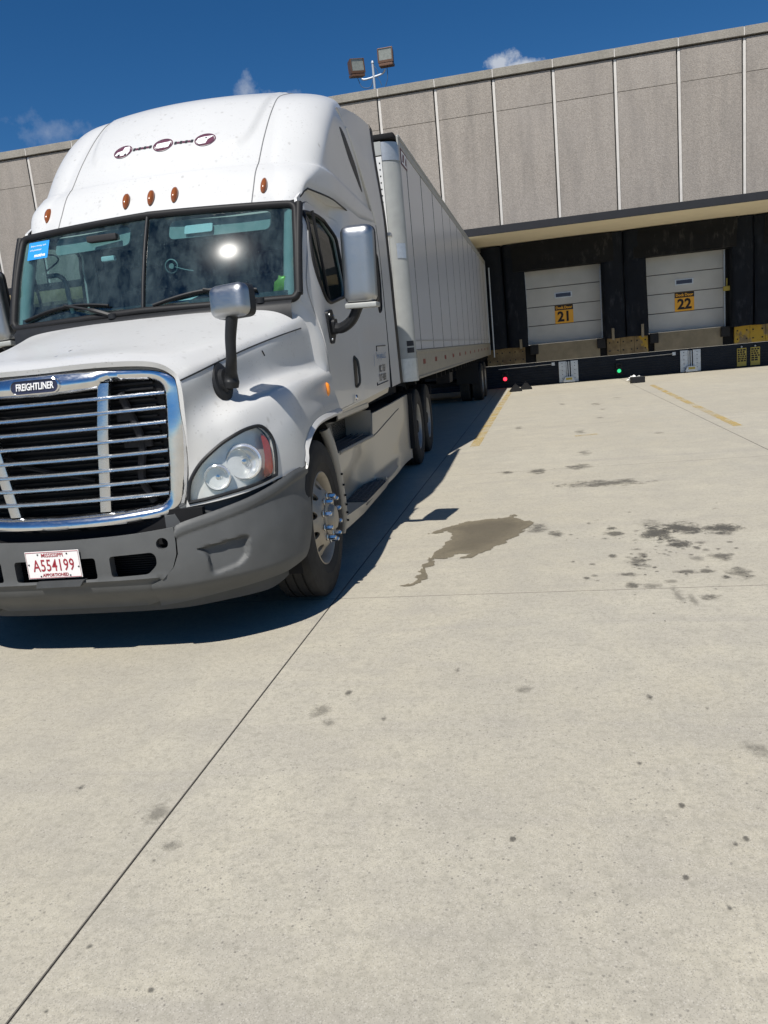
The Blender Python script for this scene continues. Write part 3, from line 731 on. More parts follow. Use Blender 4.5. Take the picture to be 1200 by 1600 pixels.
# dock locks, signal lamps and notices fixed at the dock face
def dock_lock(x, label):
    t = thing('dock_lock', label, 'dock lock', (x, YW-.06, 0), 0, 'dock locks below the doors')
    p = MB(); p.box(-.31, -.035, .02, -.075, 0, .705, .004); p.box(.075, -.035, .02, .31, 0, .705, .004); p.build('back_plate', M['galv'], t)
    p = MB(); p.box(-.07, -.022, .02, .07, -.004, .70); p.build('channel', M['black'], t)
    p = MB(); p.box(-.065, -.06, .1, -.03, -.024, .69, .004); p.box(.0, -.06, .1, .035, -.024, .69, .004); p.build('guide', M['galv'], t)
    b = MB()
    for z in (.15, .28, .41, .54, .64):
        for sx in (-.2, .2): b.lathe([(0, -.05), (.012, -.05), (.014, -.036)], (sx, 0, z), 'y', 6)
    b.build('bolt', M['frame'], t)['kind'] = 'stuff'
    p = MB(); p.prism([(-.18, .03), (.18, .03), (.18, .08), (.12, .2), (-.12, .2), (-.18, .08)], -.24, -.065, 'y'); p.build('carriage', M['galv'], t)
    p = MB(); p.box(-.10, -.246, .10, .10, -.2415, .17); p.build('carriage_label', M['sign_yellow'], t)
dock_lock(2.485, 'galvanised dock lock plate below the dock door between the red and green lamps')
dock_lock(6.30, 'galvanised dock lock plate between the green lamp and the yellow notices')
def signal(x, z, mat, label):
    t = thing('signal_lamp', label, 'signal lamp', (x, YW-.05, z))
    h = MB(); h.box(-.10, -.07, -.11, .10, 0, .26, .015); h.build('lamp_housing', M['black'], t)
    h = MB(); h.lathe([(0, -.115), (.03, -.112), (.052, -.098), (.062, -.072)], (0, 0, 0), 'y', 20); h.build('lamp_lens', mat, t)
    h = MB(); h.lathe([(0, -.09), (.03, -.088), (.05, -.08), (.058, -.072)], (0, 0, .15), 'y', 16); h.build('lamp_lens', M['dark'], t)
signal(.40, .30, M['red_on'], 'small signal lamp glowing red on the dark dock face beside the trailer')
signal(4.09, .24, M['green_on'], 'small signal lamp glowing green on the dark dock face between two dock locks')
def notice(x, label):
    t = thing('notice_board', label, 'sign', (x, YW-.055, .05), 0, 'yellow notices on the dock face')
    p = MB(); p.box(-.14, -.02, 0, .14, 0, .56, .004); p.build('board', M['sign_yellow'], t)
    rg = np.random.default_rng(int(x*100)); q = MB()
    for r in range(6):
        xx = -.12
        while xx < .09:
            w = rg.uniform(.04, .09); q.box(xx, -.0235, .53-r*.068-.05, min(.125, xx+w), -.0205, .53-r*.068); xx += w+.02
    q.build('printed_block', M['sign_black'], t)
    p = MB(); p.lathe([(0, -.03), (.02, -.028), (.03, 0)], (0, 0, .60), 'y', 10); p.build('fixing', M['galv'], t)
notice(7.84, 'yellow notice with dark print, the one nearer dock door 22'); notice(8.24, 'yellow notice with dark print, the one farther from dock door 22')

# roof floodlights
def floodlight():
    t = thing('floodlight_pole', 'roof pole carrying two bronze box floodlights above the parapet', 'floodlight', (-3.30, 27.7, ZC-.6))
    p = MB(); p.tube([(0, 0, 0), (0, 0, 1.93)], .038, 10); p.lathe([(0, 1.99), (.03, 1.98), (.05, 1.93), (.05, 1.9)], (0, 0, 0), 'z', 12); p.build('pole', M['pole'], t)
    a = MB(); a.tube(crs([(-.42, 0, 1.50), (-.3, 0, 1.46), (0, 0, 1.49), (.3, 0, 1.55), (.40, 0, 1.66)], 5), .032, 8); a.build('arm', M['pole'], t)
    def head(cx, cy, cz, yaw, tilt, roll):
        R = Matrix.Rotation(yaw, 3, 'Z') @ Matrix.Rotation(roll, 3, 'Y') @ Matrix.Rotation(tilt, 3, 'X'); R = np.array(R)
        f = lambda V: (V*.88)@R.T+np.array([cx, cy, cz])
        h = MB()
        fr = [(-.29, -.25), (.29, -.25), (.29, .24), (-.29, .24)]; bk = [(-.24, -.22), (.24, -.22), (.24, .18), (-.24, .18)]
        V = [(x, -.17, z) for x, z in fr]+[(x, .20, z) for x, z in bk]
        h.add(V, [(4, 5, 6, 7)]+[(i, (i+1) % 4, (i+1) % 4+4, i+4) for i in range(4)])
        fo = np.array(fr); fi = fo*np.array([.86, .80])+[0, .03]
        V = [(x, -.17, z) for x, z in fo]+[(x, -.18, z) for x, z in fi]+[(x, -.15, z) for x, z in fi]
        h.add(V, [(i, (i+1) % 4, (i+1) % 4+4, i+4) for i in range(4)]+[(i+4, (i+1) % 4+4, (i+1) % 4+8, i+8) for i in range(4)])
        h.box(-.27, -.16, -.36, .27, .17, -.255, .02); h.xf(f)
        hd = h.build('lamp_head', M['bronze'], t, 25, fixn=True)
        g = MB(); g.box(fi[0][0], -.152, fi[0][1], fi[2][0], -.149, fi[2][1]); g.xf(f); g.build('lamp_pane', M['lamp_glass'], hd)
    head(-.56, -.05, 1.88, .62, .10, -.10); head(.48, -.05, 2.04, -.08, .05, .03)
    w = MB(); w.tube(crs([(-.55, 0, 1.55), (-.42, 0, 1.25), (-.15, 0, 1.2), (-.03, 0, 1.42)], 6), .012, 6)
    w.tube(crs([(.47, 0, 1.72), (.46, 0, 1.4), (.36, 0, 1.14)], 6), .012, 6); w.tube(crs([(.08, 0, 1.5), (.18, 0, 1.38), (.24, 0, 1.2)], 6), .012, 6); w.tube(crs([(.02, 0, 1.85), (.12, 0, 1.7), (.16, 0, 1.56)], 6), .012, 6)
    w.build('cable', M['wire'], t)
floodlight()

# loose things on the ground near the dock
def chock(x, y, rz, label):
    t = thing('wheel_chock', label, 'wheel chock', (x, y, 0), rz, 'black wheel chocks near the dock')
    m = MB(); m.prism([(-.19, 0), (.19, 0), (.17, .05), (.03, .21), (-.03, .21), (-.17, .05)], -.1, .1, 'y'); m.build('wedge', M['rubber'], t, 25)
    m = MB(); m.tube(crs([(-.02, -.03, .208), (0, -.03, .25), (0, .03, .25), (-.02, .03, .208)], 4), .008, 6); m.build('handle', M['rubber'], t)
chock(.80, 24.45, .15, 'black rubber wheel chock, the nearer one to the yellow line end'); chock(1.10, 25.05, -.1, 'black rubber wheel chock, the one behind and right of its twin')
t = thing('rubber_block', 'dark rubber dock block lying on the concrete with one worn top', 'block', (4.30, 23.75, 0), .1)
m = MB(); m.box(-.19, -.13, 0, .19, .13, .17, .014); m.build('block_body', M['rubber'], t); m = MB(); m.box(-.16, -.10, .171, .16, .10, .176); m.build('worn_top', M['grey_dark'], t)
def rag():
    rg = np.random.default_rng(5); bm = bmesh.new(); bmesh.ops.create_icosphere(bm, subdivisions=3, radius=1)
    for v in bm.verts:
        n = v.co.copy(); k = .7+.5*math.sin(5*n.x+1)*math.sin(6*n.y)+.25*math.sin(9*n.z+3*n.x)
        v.co = (n.x*.19*k, n.y*.11*k, max(0, .07+n.z*.10*k))
    m = MB(); m.bm(bm); o = m.build('crumpled_rag', M['paper'], None, 60, loc=(4.28, 24.55, 0)); tag(o, 'crumpled white rag on the ground behind the rubber block', 'rag')
rag()

# ================================================================== the tractor (local frame: x towards its left side, y rearwards, z up; origin under the steer axle)
NET=np.array([
[(0,-1.045,1.615),(0,-.92,1.66),(0,-.70,1.70),(0,-.35,1.78),(0,.05,1.865),(0,.36,1.925)],
[(.35,-1.035,1.617),(.36,-.91,1.66),(.38,-.70,1.70),(.40,-.35,1.775),(.42,.05,1.86),(.45,.38,1.92)],
[(.62,-1.0,1.597),(.65,-.88,1.625),(.69,-.67,1.665),(.73,-.33,1.735),(.79,.08,1.815),(.86,.44,1.905)],
[(.735,-.985,1.54),(.78,-.87,1.57),(.83,-.65,1.61),(.89,-.3,1.69),(.97,.15,1.775),(1.04,.58,1.86)],
[(.775,-1.0,1.465),(.825,-.85,1.505),(.88,-.62,1.56),(.945,-.28,1.625),(1.02,.1,1.69),(1.10,.70,1.77)],
[(.77,-.99,1.32),(.825,-.86,1.345),(.895,-.645,1.385),(.975,-.28,1.435),(1.035,.1,1.475),(1.12,.72,1.52)],
[(.76,-.985,1.18),(.875,-.895,1.215),(1.0,-.735,1.285),(1.115,-.35,1.375),(1.165,.08,1.405),(1.175,.74,1.41)],
[(.745,-.98,1.05),(.90,-.90,1.07),(1.04,-.76,1.11),(1.17,-.38,1.23),(1.195,.08,1.27),(1.18,.80,1.27)],
[(.73,-.985,.95),(.91,-.915,.965),(1.06,-.77,.98),(1.195,-.38,1.06),(1.215,.08,1.15),(1.19,.86,1.15)],
[(.70,-1.0,.80),(.92,-.93,.81),(1.07,-.78,.82),(1.205,-.38,.85),(1.215,.08,.85),(1.19,.9,.85)]],float)
def cr_basis(t):
    return np.stack([-.5*t+t*t-.5*t**3, 1-2.5*t*t+1.5*t**3, .5*t+2*t*t-1.5*t**3, -.5*t*t+.5*t**3],-1)
def pad(A,ax):
    A=np.moveaxis(A,ax,0); A=np.concatenate([2*A[:1]-A[1:2],A,2*A[-1:]-A[-2:-1]]); return np.moveaxis(A,0,ax)
def bicr(net,u,v):
    u=np.atleast_1d(np.asarray(u,float));v=np.atleast_1d(np.asarray(v,float))
    P=pad(pad(net,0),1); nu,nv=net.shape[:2]
    iu=np.clip(np.floor(u).astype(int),0,nu-2);iv=np.clip(np.floor(v).astype(int),0,nv-2)
    bu=cr_basis(u-iu);bv=cr_basis(v-iv); o=0
    for a in range(4):
        for b in range(4): o=o+(bu[:,a]*bv[:,b])[:,None]*P[iu+a,iv+b]
    return o
TR = thing('semi_truck', 'white sleeper cab semi truck with chrome grille and grey bumper', 'truck', (-1.085, 4.75, 0), math.radians(2.2))

def both(mb_fn, name, mat, parent=TR, ang=35, **k):
    m = mb_fn(); mm = m.mirror(); return m.build(name, mat, parent, ang, **k), mm.build(name, mat, parent, ang, **k)
S = lambda *a: np.stack(np.broadcast_arrays(*[np.asarray(q, float) for q in a]), -1)

# ---- windshield surface and cab side surface
def ws(x, z): return .35+(z-1.965)*.4511+.125*(np.abs(x)/1.03)**2-.022*(1-((np.asarray(z)-2.29)/.34)**2)
def wsx(x, z, o=0.0): return S(x, ws(x, z)-o*.91, np.asarray(z)+o*.41)
def sidex(y, z):
    x = 1.168-.05*sstep(1.8, 2.62, z)*(1-sstep(1.7, 2.15, y))
    x = x-.058*sstep(2.45, 2.62, z)*(1-sstep(1.75, 1.95, y))
    x = x-.020*np.clip((1.72-z)/.6, 0, 1)**2+.010*sstep(1.96, 2.10, y)
    return x-.60*np.clip(.92-y, 0, 1)**2*sstep(1.55, 1.9, z)

# ---- hood and fenders: one moulded shell, cut for the headlights and the wheel arches
HL = [(8.72, .06), (8.26, .03), (7.75, .1), (7.05, .39), (6.62, .97), (6.49, 1.63), (6.55, 2.08), (6.76, 2.30), (7.25, 2.41), (7.88, 2.40), (8.52, 2.34), (8.54, 1.84), (8.62, 1.08), (8.70, .43)]
HLR = np.concatenate([crs([HL[i] for i in range(0, 11)], 5), crs([HL[i] for i in range(10, 14)], 4)[1:]])
LOW = [(8.86, 0), (8.84, .43), (8.78, 1.08), (8.68, 1.84), (8.66, 2.34), (8.74, 2.78), (8.72, 3.05), (8.55, 3.12), (8.31, 3.17), (8.12, 3.43), (8.06, 3.75), (8.06, 4.17), (8.06, 4.58), (8.05, 5.0)]
def hoodf(u, v): return bicr(NET, u, v)
def hood_out(c): return np.stack([c[:, 0]*.6, c[:, 1]-.4, c[:, 2]-.9], 1)
def build_hood():
    outer = [(0, 0), (0, 5)]
    outer = [(0, 0)]+[(q, 0) for q in np.linspace(.5, 8.86, 18)]+LOW[1:]+[(q, 5.0) for q in np.linspace(7.6, 0, 16)]
    m = tsurf(outer, [HLR], .075, hoodf, hood_out, thick=.028)
    full = MB(); full.plus(m); full.plus(m.mirror()); full.build('hood', M['white'], TR, 50, weld=.0004)
    # seam between hood top and fender side
    def seam():
        q = bicr(NET, np.linspace(3.80, 3.96, 40), np.linspace(.02, 4.6, 40)); q[:, 2] += .001; q[:, 0] += .001; return MB().tube(q, .0045, 6)
    both(seam, 'hood_seam', M['black'])
    # pale inner lip round the wheel arch
    def lip():
        a = np.array(LOW[6:]); u = crs(a, 4); P = bicr(NET, u[:, 0], u[:, 1]); Q = bicr(NET, u[:, 0]-.35, u[:, 1]-.02*0)
        A = np.stack([Q+[.004, 0, .0], P+[.020, 0, -.004], P+[.012, 0, -.02], P+[-.16, 0, -.012]], 0)
        A[0] = P*.62+Q*.38+[.003, 0, 0]
        return MB().grid(A)
    both(lip, 'wheel_arch_lip', M['white_door'], ang=40, fixn=True)
    def inner():
        a = np.linspace(-.35, math.pi+.15, 24); A = np.zeros((2, 24, 3))
        for i, t in enumerate(a): A[:, i, 1] = .08-.66*math.cos(t)*1.0; A[:, i, 2] = .52+.66*math.sin(t)
        A[0, :, 0] = 1.17; A[1, :, 0] = .62; A[:, :, 2] = np.minimum(A[:, :, 2], 1.15); return MB().grid(A).add(A[1], [tuple(range(24))])
    both(inner, 'wheel_well', M['dark'], ang=40)
build_hood()
def cowl_side():
    u = np.linspace(1.9, 6.3, 18); a = bicr(NET, u, np.interp(u, [1.9, 3.0, 6.3], [4.9, 4.74, 4.80])); z = np.linspace(1.962, 1.36, 18); y = np.interp(-z, [-1.96, -1.80, -1.55, -1.36], [.505, .645, .695, .76])
    b = S(sidex(y, z)-.002, y, z); m = MB(); m.grid(np.array([a-[.02, .0, .012], a*.5+b*.5+[.002, -.004, .004], b+[.003, -.002, 0], b+[.005, .012, 0]])); return m
both(cowl_side, 'cowl_side', M['white_door'], ang=60, fixn=True)
# small arrow decal and side marker lamp
q = bicr(NET, np.linspace(4.20, 4.36, 6), np.linspace(3.27, 3.33, 6))+[.004, 0, .001]; MB().tube(q, .004, 5).build('scratch_mark', M['black'], TR)
def side_marker():
    c = bicr(NET, [6.68], [4.65])[0]; m = MB()
    m.lathe([(0, .032), (.02, .030), (.034, .022), (.042, .006), (.044, -.01)], (0, 0, 0), 'x', 20); m.xf(lambda V: V*np.array([.7, .62, 1.15])+c); return m
both(side_marker, 'side_marker_lamp', M['amber_side'])

# ---- headlights
def headlight(mir):
    f = (lambda m: m.mirror()) if mir else (lambda m: m)
    hous = tsurf(HLR, (), .09, hoodf, hood_out, off=-.040)
    rimloop = bicr(NET, HLR[:, 0], HLR[:, 1])
    c0 = rimloop.mean(0); nrm = np.array([.42, -.88, .22])
    inner = rimloop-nrm*.048
    wall = MB(); k = len(rimloop); wall.add(np.concatenate([rimloop-nrm*.01, inner]), [(i, (i+1) % k, (i+1) % k+k, i+k) for i in range(k)]); hous.plus(wall)
    h = f(hous).build('headlight', M['housing'], TR, 40)
    fr = MB(); P = bicr(NET, HLR[:, 0], HLR[:, 1]); fr.tube(P, .0105, 8, closed=True); f(fr).build('headlight_gasket', M['black'], h)
    f(tsurf(HLR, (), .09, hoodf, hood_out, off=.004)).build('headlight_lens', M['lens'], h, 60)
    for (u, v, r) in ((7.57, 1.62, .088), (8.02, .80, .064)):
        c = bicr(NET, [u], [v])[0]-np.array([.30, -.9, .1])*.026
        ax = np.array([.22, -.97, .03]); ax /= np.linalg.norm(ax); e1 = np.cross(ax, (0, 0, 1)); e1 /= np.linalg.norm(e1); e2 = np.cross(e1, ax)
        m = MB(); m.lathe([(r*1.10, .0), (r*1.10, .016), (r, .02), (r*.97, .0), (r*.86, -.018), (r*.6, -.036), (r*.28, -.044), (.018, -.045)], n=40)
        T = lambda V, c=c, ax=ax, e1=e1, e2=e2: V[:, :1]*ax+V[:, 1:2]*e1+V[:, 2:3]*e2+c
        f(m.xf(T)).build('reflector_bowl', M['reflector'], h, 40, fixn=True)
        b = MB(); b.lathe([(0, -.010), (.014, -.013), (.018, -.03), (.018, -.05)], n=16); b.lathe([(r*.34, -.02), (r*.36, -.018), (r*.36, -.03), (r*.34, -.03)], n=24)
        f(b.xf(T)).build('bulb_shield', M['chrome'], h, 40, fixn=True)
        m = MB(); m.lathe([(r*1.02, .0), (r*1.13, .012), (r*1.16, .0), (r*1.13, -.01)], n=40, closed=True); f(m.xf(T)).build('bowl_ring', M['reflector'], h, 60)
    AM = [(6.88, 2.25), (7.29, 2.35), (7.88, 2.35), (8.40, 2.30), (8.42, 2.10), (7.89, 2.19), (7.3, 2.22)]
    f(tsurf(crs(AM, 3, True), (), .06, hoodf, hood_out, off=-.012)).build('turn_reflector', M['red_lens'], h, 50)
headlight(False); headlight(True)

# ---- chrome grille surround, bars, posts, badge
def gy(x, z): return -1.085+.13*(np.abs(x)/.75)**2.2+.5*np.clip(np.asarray(z)-1.46, 0, 1)**1.0*sstep(1.44, 1.62, z)+.02*sstep(1.2, 1.5, z)
def build_grille():
    R = [(0, 1.632), (.12, 1.632), (.42, 1.622), (.60, 1.606), (.70, 1.582), (.752, 1.53), (.772, 1.465), (.768, 1.32), (.748, 1.15), (.72, .98), (.695, .86), (.66, .80), (.60, .775), (.3, .75), (0, .744)]
    I = [(0, 1.468), (.28, 1.478), (.34, 1.492), (.385, 1.515), (.56, 1.505), (.625, 1.488), (.648, 1.44), (.642, 1.3), (.625, 1.08), (.608, .92), (.585, .868), (.52, .848), (.3, .836), (0, .83)]
    oR = crs(R, 3); iR = crs(I, 2)
    outer = np.concatenate([oR, (oR*[-1, 1])[::-1][1:-1]]); inner = np.concatenate([iR, (iR*[-1, 1])[::-1][1:-1]])
    def f(u, v):
        P = np.stack([u, v], 1); a = polydist(P, outer); b = polydist(P, inner); t = a/(a+b+1e-9)
        return S(u, gy(u, v)+.020-.050*np.sqrt(np.clip(1-(2*t-1)**2*.98, 0, 1))+.025*t, v)
    m = tsurf(outer, [inner], .016, f, (0, -1, 0), thick=.05)
    gs = m.build('grille_surround', M['chrome'], TR, 40)
    zs = [1.431-.0755*k for k in range(8)]
    def xin(z):
        w = iR[(iR[:, 0] > .3)]; o = np.argsort(w[:, 1]); return float(np.interp(z, w[o, 1], w[o, 0]))
    for z in zs:
        w = xin(z)+.015; xs = np.linspace(-w, w, 25); pr = [(-.003, .011), (-.010, .005), (-.011, -.003), (-.003, -.009), (.035, -.010), (.038, .013)]
        A = np.array([[(x, gy(x, z)+.012+dy, z+dz) for dy, dz in pr+pr[:1]] for x in xs]); MB().grid(A).build('grille_bar', M['chrome_bar'], gs, 40, fixn=True)
    for s in (1, -1):
        m = MB(); zz = np.linspace(1.51, .835, 12)
        A = np.array([[(s*(.355+(z-1.49)*.135+dx), float(gy(.32, z))+.020+dy, z) for dx, dy in ((-.031, .03), (-.031, 0), (-.026, -.004), (.026, -.004), (.031, 0), (.031, .03))] for z in zz])
        MB().grid(A).build('grille_post', M['chrome_bar'], gs, 40, fixn=True)
    # radiator and hoses seen between the bars
    m = MB(); m.box(-.64, -.93, .78, .64, -.90, 1.55)
    for k in range(24): m.box(-.60, -.955, .82+k*.029, .60, -.93, .83+k*.029)
    m.build('radiator', M['mesh'], TR)
    m = MB(); m.tube(crs([(.42, -.97, 1.45), (.50, -.975, 1.2), (.47, -.975, 1.0), (.52, -.97, .86)], 6), .022, 8); m.box(.40, -.985, 1.16, .56, -.96, 1.22, .006); m.box(.38, -.98, 1.30, .45, -.96, 1.36, .006); m.tube([(-.5, -.975, 1.3), (-.2, -.98, 1.1), (.2, -.975, 1.0)], .012, 6); m.build('hose', M['frame'], TR)
    # badge
    zb = 1.527; yb = float(f(np.array([0.]), np.array([1.545]))[0][1])
    def pill(hw, hh, n=10): 
        a = np.linspace(-math.pi/2, math.pi/2, n); r = np.stack([hw-hh+hh*np.cos(a), hh*np.sin(a)], 1); return np.concatenate([r, -r])
    def on(d): return lambda V: np.stack([V[:, 0], gy(V[:, 0], 1.5)+(yb-float(gy(0., 1.5)))-d+V[:, 1], V[:, 2]], 1)
    m = MB(); p0 = pill(.142, .040); p1 = pill(.135, .034); k = len(p0)
    m.add(np.concatenate([S(p0[:, 0], 0*p0[:, 0], p0[:, 1]+zb), S(p0[:, 0], 0*p0[:, 0]-.012, p0[:, 1]+zb), S(p1[:, 0], 0*p1[:, 0]-.016, p1[:, 1]+zb), S(p1[:, 0]*.985, 0*p1[:, 0]-.010, p1[:, 1]*.95+zb)]), [(i+a*k, (i+1) % k+a*k, (i+1) % k+(a+1)*k, i+(a+1)*k) for a in range(3) for i in range(k)])
    m.xf(on(.004)).build('badge_rim', M['chrome'], gs, 30, fixn=True)
    p2 = pill(.134, .033); m = MB(); m.add(np.concatenate([S(p2[:, 0], 0*p2[:, 0]-.011, p2[:, 1]+zb)]), [tuple(range(len(p2)))]); m.xf(on(.004)).build('badge', M['badge_blue'], gs, None)
    t = text_mb('FREIGHTLINER', .050, .001, bold=.0010, shear=.22, sx=.665, space=1.0)
    t.xf(lambda V: np.stack([V[:, 0], gy(V[:, 0], 1.5)+(yb-float(gy(0., 1.5)))-.0175-V[:, 2], zb+V[:, 1]], 1)); t.build('badge_lettering', M['decal_white'], gs, None)
build_grille()

# ---- bumper: centre moulding and two corner mouldings on one curved plan
BP = crs([(0, -1.165), (.35, -1.16), (.55, -1.14), (.70, -1.10), (.86, -1.01), (1.0, -.90), (1.11, -.755), (1.18, -.58), (1.205, -.42), (1.21, -.29)], 8)
BS = np.concatenate([[0], np.cumsum(np.hypot(*np.diff(BP, axis=0).T))])
def bplan(s):
    a = np.abs(s); return np.sign(s)*np.interp(a, BS, BP[:, 0]), np.interp(a, BS, BP[:, 1])
def bs_x(x): return float(np.interp(x, BP[:, 0], BS))
SMAX = BS[-1]
def bump_surf(s, z, extra=0.0):
    x, y = bplan(s); x2, y2 = bplan(np.clip(np.abs(s)+.01, 0, SMAX)*np.sign(s+1e-9)); x1, y1 = bplan(np.clip(np.abs(s)-.01, 0, SMAX)*np.sign(s+1e-9))
    tx, ty = (x2-x1)*np.sign(s+1e-9), y2-y1; L = np.hypot(tx, ty)+1e-9; nx, ny = ty/L*np.sign(s+1e-9), -np.abs(tx)/L
    nx = np.abs(ty)/L*np.sign(s+1e-9)
    d = .018*np.sin(np.clip((z-.33)/.45, 0, 1)*np.pi)-.10*sstep(.44, .30, z)*(1-.8*sstep(bs_x(.85), SMAX-.1, np.abs(s)))+extra
    return x+nx*d, y+ny*d
def build_bumper():
    xs = bs_x
    top = lambda s: .712+.03*(np.abs(s)/xs(.67))**2
    Sm = xs(.668)
    out = [(q, float(top(q))) for q in np.linspace(-Sm, Sm, 25)]
    rt = [(Sm, .66), (Sm-.004, .60), (Sm-.03, .53), (Sm-.09, .47), (Sm-.165, .437), (Sm-.168, .36), (Sm-.166, .318)]
    bot = [(q, .30-.0*q) for q in np.linspace(Sm-.166, -(Sm-.166), 15)]
    outer = out+rt+bot[1:-1]+[(-a, b) for a, b in rt[::-1]]
    holes = []
    for a, b in ((-.555, -.315), (-.235, .235), (.315, .565)):
        z0, z1 = .505, .622
        if b > .5: pl = [(a, z0), (b-.05, z0+.004), (b, z0+.05), (b-.0, z1-.02), (b-.02, z1+.002), (a, z1-.004)]
        elif a < -.5: a, b = -.565, -.315; pl = [(b, z0), (b, z1-.004), (a+.02, z1+.002), (a, z1-.02), (a, z0+.05), (a+.05, z0+.004)]
        else: pl = [(a, z0-.004), (b, z0-.004), (b, z1-.006), (a, z1-.006)]
        holes.append(rounded(pl, .018, 3))
    holes += [circ(.605, .664, .031, 18), circ(-.605, .664, .031, 18)]
    def f(s, z):
        lip = -.030*sstep(.474, .462, z)*1.0+.012*sstep(.50, .475, z)
        rim = 0
        x, y = bump_surf(s, z, lip); return S(x, y, z)
    b = tsurf(outer, holes, .022, f, (0, -1, 0), thick=.055).build('bumper', M['grey_plastic'], TR, 45)
    m = MB(); pts = [(x, -1.05, z) for z in (.49, .64) for x in (-.6, .6)]; m.add(pts, [(0, 1, 3, 2)])
    for k in range(11): m.box(-.59, -1.066, .496+k*.0125, .59, -1.05, .501+k*.0125)
    m.build('bumper_mesh', M['mesh'], b)
    m = MB(); m.box(-.8, -1.02, .62, .8, -.98, .82); m.build('bumper_backing', M['dark'], b)
    for sg in (1, -1): MB().lathe([(0, .05), (.03, .05)], (sg*.603, -1.12, .664), 'y', 18).build('tow_hole', M['dark'], b, None)
    m = MB(); m.prism([(-.115, .473), (.14, .473), (.165, .505), (-.105, .505)], -1.205, -1.16, 'y'); m.build('plate_step', M['grey_dark'], b)
    # corners
    tp = [(.66, .725), (.70, .757), (.84, .788), (1.02, .832), (1.10, .862), (1.16, .892), (1.19, .912)]
    tpx = [(xs(x), z) for x, z in tp]+[(SMAX-.01, .918)]
    out = crs(tpx, 4).tolist()+[(SMAX-.02, .87), (SMAX-.06, .73), (SMAX-.12, .57), (SMAX-.18, .46), (SMAX-.23, .392)]+[(SMAX-.40, .350), (Sm+.08, .312), (Sm-.158, .296), (Sm-.160, .36), (Sm-.157, .443), (Sm-.085, .475), (Sm-.024, .535), (Sm+.004, .60), (Sm+.007, .68)]
    pk = rounded([(xs(.745), .612), (xs(.97), .640), (xs(1.0), .632), (xs(.985), .52), (xs(.94), .475), (xs(.83), .450), (xs(.805), .46), (xs(.80), .57)], .022, 4)
    topc = crs(tpx, 4)
    def fc(s, z):
        P = np.stack([s, z], 1); dt = np.interp(s, topc[:, 0], topc[:, 1])-z
        ridge = -.009*sstep(.050, .066, dt)+.009*np.clip((dt-.066)/.16, 0, 1)-.012*sstep(.022, 0, dt)
        ip = inpoly(P, pk); dp = polydist(P, pk)
        deep = np.where(ip, -.038*sstep(0, .020, dp)*(.5+.5*sstep(.45, .60, z)), 0)
        edge = -.010*sstep(SMAX-.03, SMAX, s)
        x, y = bump_surf(s, z, ridge+deep+edge); return S(x, y, z)
    both(lambda: tsurf(out, (), .0095, fc, lambda c: np.stack([c[:, 0], c[:, 1]*1.0, 0*c[:, 0]], 1), thick=.05), 'bumper_corner', M['grey_plastic'], ang=50)
    def skirt():
        A = []
        for z, d in ((.42, -.065), (.31, -.065), (.25, -.075)):
            s = np.linspace(0, SMAX-.03, 30); x, y = bump_surf(s, np.full(30, max(z, .30)), d); A.append(S(x, y, z+.10*sstep(SMAX-.5, SMAX, s)))
        return MB().grid(np.array(A))
    both(skirt, 'bumper_air_dam', M['grey_dark'], ang=50)
    # dark panel between headlight and bumper top
    def gap():
        s = np.linspace(xs(.62), SMAX-.02, 24); zt = np.interp(s, topc[:, 0], topc[:, 1]); x, y = bplan(s)
        A = np.array([S(x*.965, y+.075, zt-.05), S(x*.955, y+.09, np.minimum(zt+.06, .94)), S(x*.90, y+.16, zt+.08)]); return MB().grid(A)
    both(gap, 'filler_panel', M['grey_dark'], ang=50)
    m = MB(); m.box(-.64, -1.04, .50, .64, -.78, .52); m.box(-.93, -.78, .50, .93, -.45, .52); m.box(-.60, -1.045, .35, .60, -1.03, .50); m.box(-.62, -.89, .52, .62, -.60, 1.45); q = np.array([(x*.94, y+.085) for x, y in BP]); q = np.concatenate([q, (q*[-1, 1])[::-1][:-1]]); m.prism(q, .455, .475, 'z'); m.build('light_block_tray', M['dark'], TR)  # dark panels added to stop sunlight leaking through under the bumper
    # licence plate
    p = MB(); y0 = -1.192; p.box(-.155, y0, .521, .158, y0+.004, .671, .0018); o = p.build('license_plate', M['plate_white'], TR)
    fr = MB(); fr.tube([(-.150, y0-.001, .526), (.153, y0-.001, .526), (.153, y0-.001, .666), (-.150, y0-.001, .666)], .0016, 5, closed=True); fr.build('plate_border', M['plate_red'], o)
    put = lambda s, sz, x, z, **k: place(text_mb(s, sz, .0004, **k), (x, y0-.0012, z), (1, 0, 0), (0, 0, 1))
    put('A554199', .092, .003, .590, bold=.0008, sx=.68, space=1.06).build('plate_number', M['plate_red'], o, None)
    put('MISSISSIPPI', .030, .003, .648, bold=.0004, sx=.92).build('plate_state', M['plate_red'], o, None)
    put('APPORTIONED', .024, .006, .540, bold=.0006, sx=.92).build('plate_caption', M['plate_red'], o, None)
    b = MB()
    for x, z in ((-.08, .654), (.088, .654), (-.08, .535), (.09, .535), (-.14, .60), (.145, .58)): b.lathe([(0, -.004), (.004, -.003), (.0045, 0)], (x, y0, z), 'y', 8)
    b.build('plate_bolt', M['frame'], o)['kind'] = 'stuff'
build_bumper()

